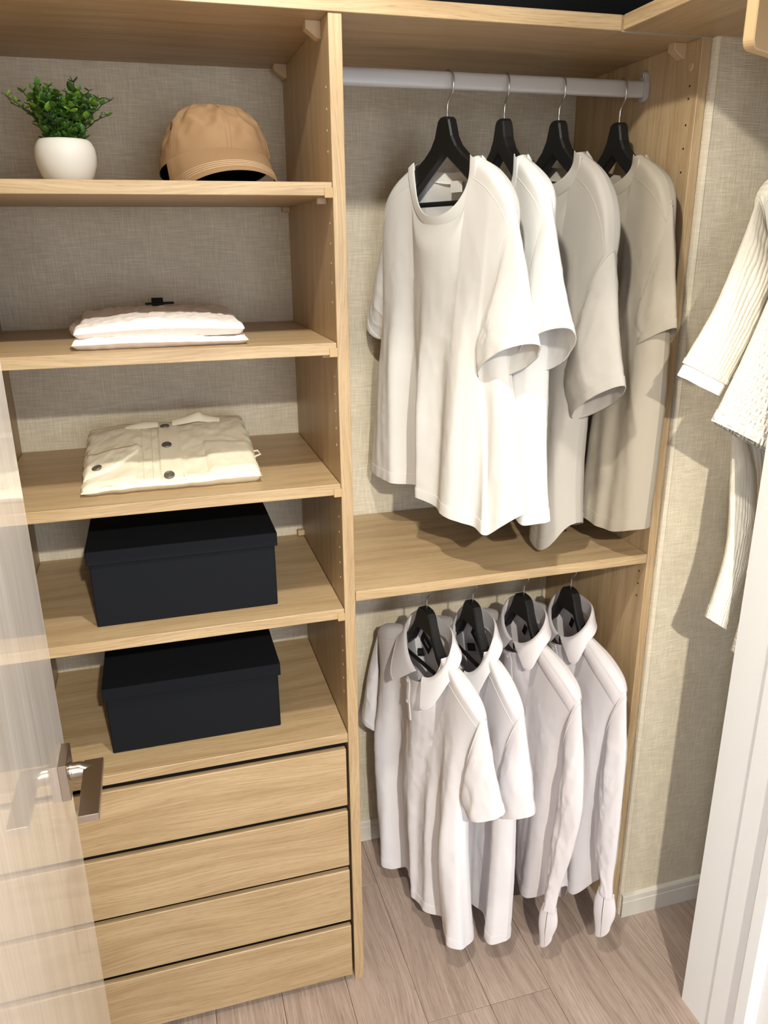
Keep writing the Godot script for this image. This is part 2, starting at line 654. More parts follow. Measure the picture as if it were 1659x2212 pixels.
	structure(bx("wall_hall_right", self, M.room_wall, Vector3(2.6, 0, 1.5), Vector3(2.7, CEIL, 5.1), 0, 0.0), "right wall of the hall behind the viewer", "wall")
	structure(bx("ceiling_hall", self, M.ceiling_white, Vector3(-2.1, CEIL, 1.45), Vector3(2.7, CEIL + 0.1, 5.1), 0, 0.0), "white ceiling of the hall behind the viewer", "ceiling")
	var fw := Node3D.new()
	fw.name = "wall_hall_far"
	add_child(fw)
	structure(fw, "far hall wall with a large window opening", "wall")
	for r in [[-2.1, 0.0, -0.7, CEIL], [1.3, 0.0, 2.7, CEIL], [-0.7, 0.0, 1.3, 0.6], [-0.7, 2.25, 1.3, CEIL]]:
		bx("panel", fw, M.room_wall, Vector3(r[0], r[1], 5.0), Vector3(r[2], r[3], 5.1), 0, 0.0)
	var wn := Node3D.new()
	wn.name = "window_1"
	add_child(wn)
	structure(wn, "white framed window in the far hall wall", "window")
	for r in [[-0.7, 0.6, -0.64, 2.25], [1.24, 0.6, 1.3, 2.25], [-0.64, 0.6, 1.24, 0.66], [-0.64, 2.19, 1.24, 2.25], [0.27, 0.66, 0.33, 2.19]]:
		bx("window_frame", wn, M.white_paint, Vector3(r[0], r[1], 5.02), Vector3(r[2], r[3], 5.07), 0, 0.002)


func baseboard(parent: Node3D, x0: float, x1: float, z: float) -> void:
	var mb := MB.new()
	var prof := [[0.0, 0.0], [0.0095, 0.0], [0.0095, 0.047], [0.0078, 0.0485], [0.0078, 0.051], [0.009, 0.0525], [0.009, 0.064], [0.007, 0.068], [0.0, 0.069]]
	for i in prof.size() - 1:
		var a: Array = prof[i]
		var b: Array = prof[i + 1]
		var o := Vector3(0, -(b[0] - a[0]), b[1] - a[1])
		if i == 0:
			o = Vector3.DOWN
		mb.quad(Vector3(x0, a[1], z + a[0]), Vector3(x1, a[1], z + a[0]), Vector3(x1, b[1], z + b[0]), Vector3(x0, b[1], z + b[0]), o + Vector3(0, 1e-4, 1e-4), [Vector2.ZERO, Vector2.ZERO, Vector2.ZERO, Vector2.ZERO])
	part("board", mb, M.base_white, parent)


# ---------------------------------------------------------------- the fitted wardrobe
func make_wardrobe() -> void:
	var o := thing("wardrobe_frame", "light oak wardrobe carcass of upright panels under one long top board", "wardrobe")
	bx("divider_panel", o, M.oak, Vector3(-T, 0.0, -D + 0.0005), Vector3(0, TOP, 0), 1)
	bx("side_panel", o, M.oak, Vector3(WR, 0.0, -D + 0.0005), Vector3(WR + TP, TOP, 0), 1)
	bx("side_panel", o, M.oak, Vector3(-T - WL - TP, 0.0, -D + 0.0005), Vector3(-T - WL, TOP, 0), 1)
	bx("top_board", o, M.oak, Vector3(-T - WL - TP, TOP, -D + 0.0005), Vector3(0.4925, TOP + 0.024, 0.004), 0)
	bx("top_board", o, M.oak, Vector3(0.4925, TOP, -D + 0.0005), Vector3(1.198, TOP + 0.024, 0.0025), 0)
	bx("seam_strip", o, M.gray_plastic, Vector3(0.4935, TOP - 0.0012, -0.002), Vector3(WR + TP + 0.006, TOP, 0.0022), 0, 0.0003)
	# pin holes, cover caps
	var hole := MB.new()
	hole.box(Vector3(0.0012, 0.0034, 0.0034), Vector3.ZERO, 0, 0.0003)
	var hm := hole.mesh()
	for y in [1.9, 1.868, 1.836, 1.804, 1.716, 1.692, 1.659, 1.627, 1.594, 1.561, 1.43, 1.398, 1.366, 1.334, 1.302, 1.16, 1.128, 1.096, 1.064, 1.032, 0.9, 0.868, 0.836, 0.804, 0.772]:
		part("pin_hole", hm, M.tan_plastic, o, Vector3(-T - 0.0002, y, -0.029))
	for y in [1.926, 1.905, 1.861, 1.821, 1.78, 0.96, 0.93, 0.9]:
		part("pin_hole", hm, M.gap_black, o, Vector3(WR - 0.0002, y, -0.024))
	var cap := MB.new()
	cap.lathe([[0.0, 0.0016], [0.0055, 0.0015], [0.0072, 0.0008], [0.0074, 0.0]], 20)
	var cm := cap.mesh()
	for p in [[Vector3(WR, 1.958, -0.027), PI / 2], [Vector3(-T - WL, 1.0, -0.1), -PI / 2]]:
		part("screw_cap", cm, M.tan_plastic, o, p[0]).rotation.z = p[1]
	# angled brackets under the top board
	for p in [[-T, -0.063, -1.0], [-T, -0.4, -1.0], [WR, -0.055, -1.0], [WR, -0.4, -1.0]]:
		bracket(o, Vector3(p[0], TOP, p[1]), p[2])

	# shelves resting on clips
	var words := ["oak shelf holding the plant and the cap, topmost in the left bay", "oak shelf holding the folded pale tee, second down in the left bay", "oak shelf holding the folded cream jacket", "oak shelf holding the higher black box"]
	for i in 4:
		var y: float = SHELF_Y[i]
		var s := bx("shelf", self, M.oak, Vector3(-T - WL + 0.001, y - TH, -D + 0.003), Vector3(-T - 0.001, y, 0), 0)
		tag(s, words[i], "shelf", "loose shelves of the left bay")
		for z in [-0.055, -0.43]:
			clip(o, Vector3(-T, y - TH, z), -1.0, z > -0.1)
	var ms := bx("shelf", self, M.oak, Vector3(0.001, MID - TH, -D + 0.003), Vector3(WR - 0.001, MID, 0), 0)
	tag(ms, "wide oak shelf between the upper tees and the lower shirts", "shelf")

	# rear pegs left over on the back corners
	bx("peg", o, M.tan_plastic, Vector3(-T - 0.016, 0.978, -0.44), Vector3(-T, 0.992, -0.425), 0, 0.001)

	# the L-shaped return board over the right side
	var rb := bx("return_board", self, M.oak, Vector3(0.494, TOP, 0.0065), Vector3(1.198, TOP + 0.024, 0.9), 2)
	tag(rb, "oak top board turning the corner along the right wall", "shelf")
	# rounded end support hanging from it
	var es := thing("end_support", "short oak panel with a rounded lower corner at the upper right edge", "panel", Vector3(0.492, 0, 0.332), deg_to_rad(115.0 + 90.0 - 90.0))
	var poly := PackedVector2Array([Vector2(0.0, TOP - 0.001), Vector2(0.0, 1.925)])
	for k in 7:
		var a := PI / 2 * k / 6.0
		poly.append(Vector2(0.014 - 0.014 * cos(a), 1.921 - 0.014 * sin(a)))
	poly.append(Vector2(0.22, 1.907))
	poly.append(Vector2(0.22, TOP - 0.001))
	var em := MB.new()
	em.slab(poly, func(_x): return 0.0085, 0.0015)
	part("panel", em, M.oak_plain, es)

	# drawers
	var ch := thing("drawer_chest", "low oak chest of four handleless drawers under the lower black box", "drawers")
	bx("chest_top", ch, M.oak, Vector3(-T - WL + 0.001, CHEST_Y - TH, -D + 0.003), Vector3(-T - 0.001, CHEST_Y, 0), 0)
	bx("carcass", ch, M.gap_black, Vector3(-T - WL + 0.001, 0.03, -D + 0.003), Vector3(-T - 0.001, CHEST_Y - TH - 0.001, -0.03), 0, 0.0)
	bx("plinth", ch, M.charcoal, Vector3(-T - WL + 0.001, 0.0, -0.06), Vector3(-T - 0.001, 0.03, -0.03), 0, 0.0)
	for r in [[0.505, 0.649], [0.342, 0.489], [0.185, 0.328], [0.018, 0.167]]:
		var d := bx("drawer", ch, M.oak, Vector3(-T - WL + 0.004, r[0], -0.0145), Vector3(-T - 0.0055, r[1], -0.001), 0, 0.0012)
		bx("drawer_box", d, M.gap_black, Vector3(-0.28, -(r[1] - r[0]) / 2 + 0.012, -0.3), Vector3(0.28, (r[1] - r[0]) / 2 - 0.03, -0.0073), 0, 0.0)

	# rails
	rail(Vector3(0, RAIL_Y, RAIL_Z), WR, "pale metal hanging rail under the top board with four tees", true)
	rail(Vector3(0, LOW_RAIL_Y, RAIL_Z), WR, "pale metal hanging rail hidden under the wide middle shelf", true)


func bracket(o: Node3D, at: Vector3, s: float) -> void:
	var mb := MB.new()
	var poly := PackedVector2Array([Vector2(0.0, 0.0), Vector2(0.0, -0.026), Vector2(0.006, -0.026), Vector2(0.026, -0.012), Vector2(0.026, 0.0)])
	var rows := PackedVector2Array()
	for p in poly:
		rows.append(Vector2(p.x * s, p.y))
	mb.slab(rows, func(_x): return 0.011, 0.001)
	var m := part("shelf_bracket", mb, M.tan_plastic, o, at)
	m.rotation.y = PI / 2
	if s < 0.0:
		m.rotation.y = PI / 2


func clip(o: Node3D, at: Vector3, s: float, front: bool) -> void:
	var c := bx("shelf_clip", o, M.tan_plastic, at + Vector3(-0.017, -0.011, -0.008), at + Vector3(0.0, 0.0, 0.008), 1, 0.0012)
	if front:
		# the little stop on the shelf's front edge
		bx("front_stop", o, M.oak_plain, Vector3(at.x - 0.0145, at.y - 0.0035, 0.0), Vector3(at.x + 0.0, at.y + 0.0125, 0.0025), 0, 0.0006)


func rail(at: Vector3, w: float, label: String, along_x: bool) -> Node3D:
	var o := thing("hanging_rail", label, "rail", at, 0.0 if along_x else -PI / 2)
	var rows := []
	for x in [0.004, w - 0.004]:
		var row := PackedVector3Array()
		for k in 25:
			var a := TAU * k / 24
			var c := cos(a)
			var s := sin(a)
			row.append(Vector3(x, signf(s) * pow(absf(s), 0.55) * 0.0155, signf(c) * pow(absf(c), 0.75) * 0.0075))
		rows.append(row)
	var mb := MB.new()
	mb.grid(rows, Vector2.ONE, true, true)
	part("tube", mb, M.aluminium, o)
	for x in [0.0, w]:
		var s := 1.0 if x == 0.0 else -1.0
		var e := part("end_bracket", bracket_mesh(), M.gray_plastic, o, Vector3(x + s * 0.0055, 0.0, 0.0))
		bx("screw", e, M.chrome, Vector3(0.0035 * s - 0.0025, 0.021, -0.0035), Vector3(0.0035 * s + 0.0025, 0.028, 0.0035), 0, 0.001)
	return o


func bracket_mesh() -> ArrayMesh:
	var poly := PackedVector2Array()
	for k in 9:
		var a := PI * k / 8
		poly.append(Vector2(cos(a) * 0.0085, 0.024 + sin(a) * 0.0085))
	poly.append(Vector2(-0.0125, 0.010))
	for k in 9:
		var a := PI + PI * k / 8
		poly.append(Vector2(cos(a) * 0.0125, -0.010 + sin(a) * 0.0125))
	poly.append(Vector2(0.0125, 0.010))
	var mb := MB.new()
	mb.slab(poly, func(_x): return 0.0052, 0.0012)
	return mb.mesh()


# ---------------------------------------------------------------- the door at the left
func make_door() -> void:
	var x := -0.494
	var ze := 0.432
	var zh := 1.24
	var d := Node3D.new()
	d.name = "door_1"
	add_child(d)
	d.position = Vector3(x, 0, zh)
	structure(d, "open glossy pale wood door seen edge-on at the left", "door")
	var leaf := MB.new()
	leaf.box(Vector3(0.034, 2.03, zh - ze), Vector3(-0.017, 1.025, -(zh - ze) / 2), 1, 0.001, Vector2(0.13, 0.4))
	part("leaf", leaf, M.door_wood, d)
	var h := Node3D.new()
	h.name = "door_handle"
	d.add_child(h)
	h.position = Vector3(0, 1.045, -(zh - ze) + 0.049)
	var plate := MB.new()
	plate.box(Vector3(0.0105, 0.050, 0.050), Vector3(0.0052, 0, 0), 0, 0.0008)
	part("rosette", plate, M.satin_nickel, h)
	var neck := MB.new()
	var rows := []
	for st in [[0.0105, 0.0108, 0.0108], [0.0125, 0.0108, 0.0108], [0.0127, 0.0098, 0.0098], [0.021, 0.0098, 0.0098], [0.025, 0.0082, 0.0100], [0.030, 0.0060, 0.0104], [0.038, 0.0045, 0.0104], [0.038, 0.0, 0.0]]:
		var row := PackedVector3Array()
		for k in 21:
			var a := TAU * k / 20
			row.append(Vector3(st[0], sin(a) * st[1], cos(a) * st[2]))
		rows.append(row)
	neck.grid(rows, Vector2.ONE, true, true)
	part("neck", neck, M.satin_nickel, h)
	var lever := MB.new()
	lever.box(Vector3(0.0230, 0.0095, 0.108), Vector3(0.0375, 0.0, 0.043), 2, 0.0006)
	part("lever", lever, M.satin_nickel, h)


# ---------------------------------------------------------------- hangers
func hanger(at: Vector3, yaw: float, label: String, wide: bool, group: String) -> Node3D:
	var o := thing("clothes_hanger", label, "hanger", at, yaw, group)
	var outline := [Vector2(0.0, 0.0), Vector2(0.011, -0.001), Vector2(0.0175, -0.006), Vector2(0.021, -0.016), Vector2(0.027, -0.034), Vector2(0.040, -0.052), Vector2(0.062, -0.069), Vector2(0.105, -0.093), Vector2(0.145, -0.116), Vector2(0.170, -0.142), Vector2(0.176, -0.156), Vector2(0.172, -0.162)]
	var inner := [Vector2(0.155, -0.160), Vector2(0.125, -0.145), Vector2(0.090, -0.124), Vector2(0.055, -0.100), Vector2(0.020, -0.076), Vector2(0.0, -0.062)]
	if wide:
		outline = [Vector2(0.0, 0.0), Vector2(0.012, -0.001), Vector2(0.022, -0.006), Vector2(0.029, -0.016), Vector2(0.036, -0.036), Vector2(0.048, -0.060), Vector2(0.070, -0.090), Vector2(0.110, -0.114), Vector2(0.150, -0.135), Vector2(0.176, -0.158), Vector2(0.180, -0.170), Vector2(0.176, -0.175)]
		inner = [Vector2(0.160, -0.173), Vector2(0.130, -0.158), Vector2(0.09, -0.134), Vector2(0.058, -0.106), Vector2(0.030, -0.060), Vector2(0.0, -0.058)]
	var poly := PackedVector2Array()
	for p in outline:
		poly.append(p)
	for p in inner:
		poly.append(p)
	for k in range(inner.size() - 2, -1, -1):
		poly.append(Vector2(-inner[k].x, inner[k].y))
	for k in range(outline.size() - 1, 0, -1):
		poly.append(Vector2(-outline[k].x, outline[k].y))
	var body := MB.new()
	body.slab(poly, func(x): return 0.0105 + 0.004 * smoothstep(0.03, 0.19, absf(x)), 0.003)
	part("body", body, M.black_hanger, o)
	var bar := MB.new()
	bar.tube(PackedVector3Array([Vector3(0, -0.152, -0.15), Vector3(0, -0.152, 0.15)]), 0.0048, 10)
	part("bar", bar, M.black_hanger, o)
	var hook := MB.new()
	var path := PackedVector3Array([Vector3(0, -0.012, 0), Vector3(0, 0.008, 0.0), Vector3(0, 0.02, 0.0005), Vector3(0, 0.027, 0.003), Vector3(0, 0.034, 0.010), Vector3(0, 0.041, 0.0165)])
	for k in 13:
		var a := -0.35 + (PI + 0.85) * k / 12
		path.append(Vector3(0, 0.060 - 0.0025 + sin(a) * 0.0205, cos(a) * 0.0185))
	hook.tube(path, 0.0017, 8)
	part("hook", hook, M.chrome, o)
	return o


# ---------------------------------------------------------------- garments
# c: neck (half width, y, front depth, back depth), sh (shoulder end u, y), top_l/top_r extra shoulder points,
# left, right, hem, hem_b: curves as (u, y, w); slv: sleeves as rings [out, in, half thickness]
func neck_point(c: Dictionary, q: float, back: bool) -> Vector3:
	var nk: Array = c.neck
	var a := PI * q
	var u: float = c.get("neck_u", 0.0) - cos(a) * nk[0]
	var dep: float = nk[3] if back else nk[2]
	var y: float = nk[1] - pow(maxf(sin(a), 0.0), c.get("neck_pow", 0.9)) * dep
	var rw: float = c.get("neck_w", 0.02)
	var w := 0.011 + rw * sin(a) * sin(a)
	return Vector3(u, y, -w if back else w)


func body_point(c: Dictionary, s: float, t: float, back: bool) -> Vector3:
	var g := 0.30
	var top := func(x: float) -> Vector3:
		if x < g:
			return curve(c.left_sh, x / g)
		if x > 1.0 - g:
			return curve(c.right_sh, (1.0 - x) / g)
		var np := neck_point(c, (x - g) / (1.0 - 2.0 * g), back)
		return Vector3(np.x, np.y, 0.0)
	var hem: Array = c.hem_b if back else c.hem
	var lf: Vector3 = curve(c.left, t)
	var rt: Vector3 = curve(c.right, t)
	var tp: Vector3 = top.call(s)
	var bt: Vector3 = curve(hem, s)
	var tt := t
	var p: Vector3 = tp * (1.0 - tt) + bt * tt + lf * (1.0 - s) + rt * s - ((top.call(0.0) * (1.0 - s) + top.call(1.0) * s) * (1.0 - tt) + (curve(hem, 0.0) * (1.0 - s) + curve(hem, 1.0) * s) * tt)
	# swelling of the cloth about the hanger and the closed side edges
	var side := pow(maxf(0.0, 1.0 - pow(absf(2.0 * s - 1.0), 9.0)), 0.5)
	var reach := 0.003 + 0.9 * t
	var inneck := smoothstep(-reach, reach, minf(s - g, 1.0 - g - s))
	var sh := pow(maxf(0.0, 1.0 - pow(1.0 - clampf(t / 0.035, 0.0, 1.0), 4.0)), 0.5)
	var close := lerpf(sh, smoothstep(0.0, 0.12, t), inneck)
	var nearneck := 1.0 - smoothstep(0.0, 0.16, minf(absf(s - g), absf(1.0 - g - s)))
	var th := lerpf(lerpf(0.0195, 0.0135, nearneck), c.get("thick", 0.026), smoothstep(0.0, 0.6, t))
	var w := th * close
	var seedx: float = c.get("seed", 0.0)
	for f in c.get("folds", []):
		w += f[2] * exp(-pow((p.x - (f[0] - 0.5) * 0.5) / (f[1] * 0.75), 2.0)) * smoothstep(f[3], f[3] + 0.4, t) * (1.0 if not back else 0.6)
	var big := wob.get_noise_2d(p.x * 12.0 + seedx, p.y * 0.9 + seedx)
	var crease := 1.0 - absf(wob.get_noise_2d(p.x * 9.0 + p.y * 7.0 + seedx, p.y * 12.0 - p.x * 5.0)) * 3.0
	w += (0.0065 * big * smoothstep(0.12, 0.7, t) + 0.0008 * maxf(crease, 0.0) * smoothstep(0.05, 0.3, t) + 0.0008 * wob.get_noise_2d(p.x * 24.0 + seedx, p.y * 9.0) * smoothstep(0.02, 0.3, t)) * c.get("crumple", 1.0)
	w = maxf(w, 0.001 * smoothstep(0.0, 0.03, t)) * side
	w += inneck * absf(neck_point(c, clampf((s - g) / (1.0 - 2.0 * g), 0.0, 1.0), back).z) * exp(-9.0 * t)
	p.z += -w if back else w
	return p


func garment(called: String, label: String, category: String, at: Vector3, yaw: float, group: String, c: Dictionary) -> Node3D:
	var o := thing(called, label, category, at, yaw, group)
	var m: Material = c.mat
	var ns := 112
	var nt := 72
	var uvs := Vector2(c.get("uvs", 4.0), c.get("uvs", 4.0) * 1.4)
	var mb := MB.new()
	for back in [false, true]:
		var rows := []
		for j in nt + 1:
			var t := pow(float(j) / nt, 1.35)
			var row := PackedVector3Array()
			for i in ns + 1:
				row.append(loc(body_point(c, float(i) / ns, t, back)))
			rows.append(row)
		mb.grid(rows, uvs, false, not back)
	part("body", mb, m, o)
	# hem band, a hair proud of the cloth
	var hb := MB.new()
	for back in [false, true]:
		var rows := []
		for t in [0.962, 0.963, 1.0, 1.0012]:
			var row := PackedVector3Array()
			for i in ns + 1:
				var p := body_point(c, float(i) / ns, minf(t, 1.0), back)
				var d := 0.0011 if t > 0.9625 and t < 1.001 else -0.0004
				p.z += -d if back else d
				if t > 1.0:
					p.y -= 0.0006
				row.append(loc(p))
			rows.append(row)
		hb.grid(rows, Vector2(uvs.x, 0.2), false, not back)
	part("hem", hb, m, o)
	# shoulder seams a little to the front
	for right in [true, false]:
		var path := PackedVector3Array()
		for k in 25:
			var q := lerpf(0.003, 0.29, k / 24.0)
			path.append(loc(body_point(c, 1.0 - q if right else q, 0.05, false)))
		var sm := MB.new()
		sm.tube(path, 0.0008, 5)
		part("seam", sm, m, o)
	# sleeves
	for s in c.slv:
		sleeve(o, s, m, c)
	if c.get("band", 0.0) > 0.0:
		neckband(o, c, m)
	return o


func ring_point(s: Array, q: float, a: float, pw := 1.15) -> Vector3:
	var outs := []
	var ins := []
	for r in s:
		outs.append(r[0])
		ins.append(r[1])
	var po := curve(outs, q)
	var pi := curve(ins, q)
	var x := q * (s.size() - 1)
	var i := mini(int(x), s.size() - 2)
	var b: float = lerpf(s[i][2], s[i + 1][2], x - i)
	var skew: float = lerpf(s[i][3] if s[i].size() > 3 else 0.0, s[i + 1][3] if s[i + 1].size() > 3 else 0.0, x - i)
	var mid := (po + pi) * 0.5
	var ca := cos(a)
	var sa := sin(a)
	var ra := signf(ca) * pow(absf(ca), pw)
	var rb := signf(sa) * pow(absf(sa), pw)
	var p := mid + (po - pi) * 0.5 * ra
	p.z += b * rb
	p.y += skew * rb
	return p


func sleeve(o: Node3D, s: Array, m: Material, c: Dictionary) -> void:
	var mb := MB.new()
	var rows := []
	var n := 36
	var seedx: float = c.get("seed", 0.0) + s[0][0].x * 30.0
	var length := 0.0
	for j in n + 1:
		var q := float(j) / n
		var row := PackedVector3Array()
		for k in 49:
			var a := TAU * k / 48
			var p := ring_point(s, q, a, c.get("slv_pow", 1.15))
			var am: float = c.get("slv_crumple", 0.004) * smoothstep(0.0, 0.25, q)
			var wv := wob.get_noise_3d(p.x * 16.0 + seedx, p.y * 5.0, sin(a) * 0.9 + cos(a) * 0.4)
			var cr := maxf(0.0, 1.0 - 3.5 * absf(wob.get_noise_3d(p.x * 14.0 + p.y * 8.0, p.y * 11.0 + seedx, sin(a) * 1.2)))
			p += Vector3(cos(a) * 0.4, 0, signf(sin(a)) * absf(sin(a))) * (wv * am + cr * am * 0.5)
			row.append(loc(p))
		rows.append(row)
	mb.grid(rows, Vector2(c.get("slv_u", 3.0), c.get("slv_v", 2.4)), true, true)
	var e := part("sleeve", mb, m, o)
	# armhole seam, a fine raised line
	var seam := MB.new()
	var sp := PackedVector3Array()
	for k in 49:
		var pk: Vector3 = rows[1][k]
		sp.append(pk + (pk - (rows[1][0] + rows[1][24]) * 0.5).normalized() * 0.0004)
	seam.tube(sp, 0.0009, 5)
	part("seam", seam, m, e)
	var cuff: float = c.get("cuff", 0.08)
	if cuff > 0.0:
		var cb := MB.new()
		var cr := []
		for lay in [[1.0 - cuff, -0.0004], [1.0 - cuff + 0.004, 0.0017], [1.0, 0.0017], [1.0, -0.001]]:
			var j0 := clampf(lay[0], 0.0, 1.0) * n
			var ja := mini(int(j0), n - 1)
			var row := PackedVector3Array()
			for k in 49:
				var p: Vector3 = rows[ja][k].lerp(rows[ja + 1][k], j0 - ja)
				var mid: Vector3 = (rows[ja][0] + rows[ja][24]) * 0.5
				row.append(p + (p - mid).normalized() * lay[1])
			cr.append(row)
		cb.grid(cr, Vector2(3, 0.3), true, true)
		part("cuff", cb, m, e)
	if c.has("under") and s[0][0].x < 0.0:
		# a smooth cuff that shows below the knit's end
		var ub := MB.new()
		var ur := []
		for lay in [-1.0, 0.0, 0.97, 1.0]:
			var row := PackedVector3Array()
			for k in 49:
				var p: Vector3 = rows[n][k]
				var mid: Vector3 = (rows[n][0] + rows[n][24]) * 0.5
				var mid0: Vector3 = (rows[n - 4][0] + rows[n - 4][24]) * 0.5
				row.append(p + (mid - p) * 0.05 + (mid - mid0).normalized() * c.under * lay)
			ur.append(row)
		ub.grid(ur, Vector2(3, 0.5), true, true)
		part("smooth_cuff", ub, c.cuff_mat, e)


func neckband(o: Node3D, c: Dictionary, m: Material) -> void:
	var mb := MB.new()
	for back in [false, true]:
		var rows := []
		for lay in [[0.0, -0.001], [-0.001, 0.0006], [0.02, 0.0016], [0.4, 0.0022], [0.85, 0.0022], [0.96, 0.0018], [1.0, -0.0008]]:
			var row := PackedVector3Array()
			for i in 61:
				var q := float(i) / 60
				var s := 0.30 + 0.4 * q
				var p := neck_point(c, q, back)
				var nk: Array = c.neck
				var sn := sin(PI * q)
				var d := Vector3(-cos(PI * q), -sn - 0.5 * absf(cos(PI * q)), 0.0).normalized()
				if back:
					d = Vector3(-cos(PI * q) * 0.9, -0.75, 0.0).normalized()
				var nz := absf(p.z)
				p += d * c.band * lay[0]
				p.z = 0.0
				var te: float = c.band * lay[0] * sn / 0.6
				var w: float = lerpf(0.0135, nz * exp(-9.0 * te) + 0.02 * smoothstep(0.0, 0.3, te), smoothstep(0.0, 0.5, sn)) + lay[1]
				p.z += -w if back else w
				row.append(loc(p))
			rows.append(row)
		mb.grid(rows, Vector2(6, 0.3), false, not back)
	part("neckband", mb, m, o)


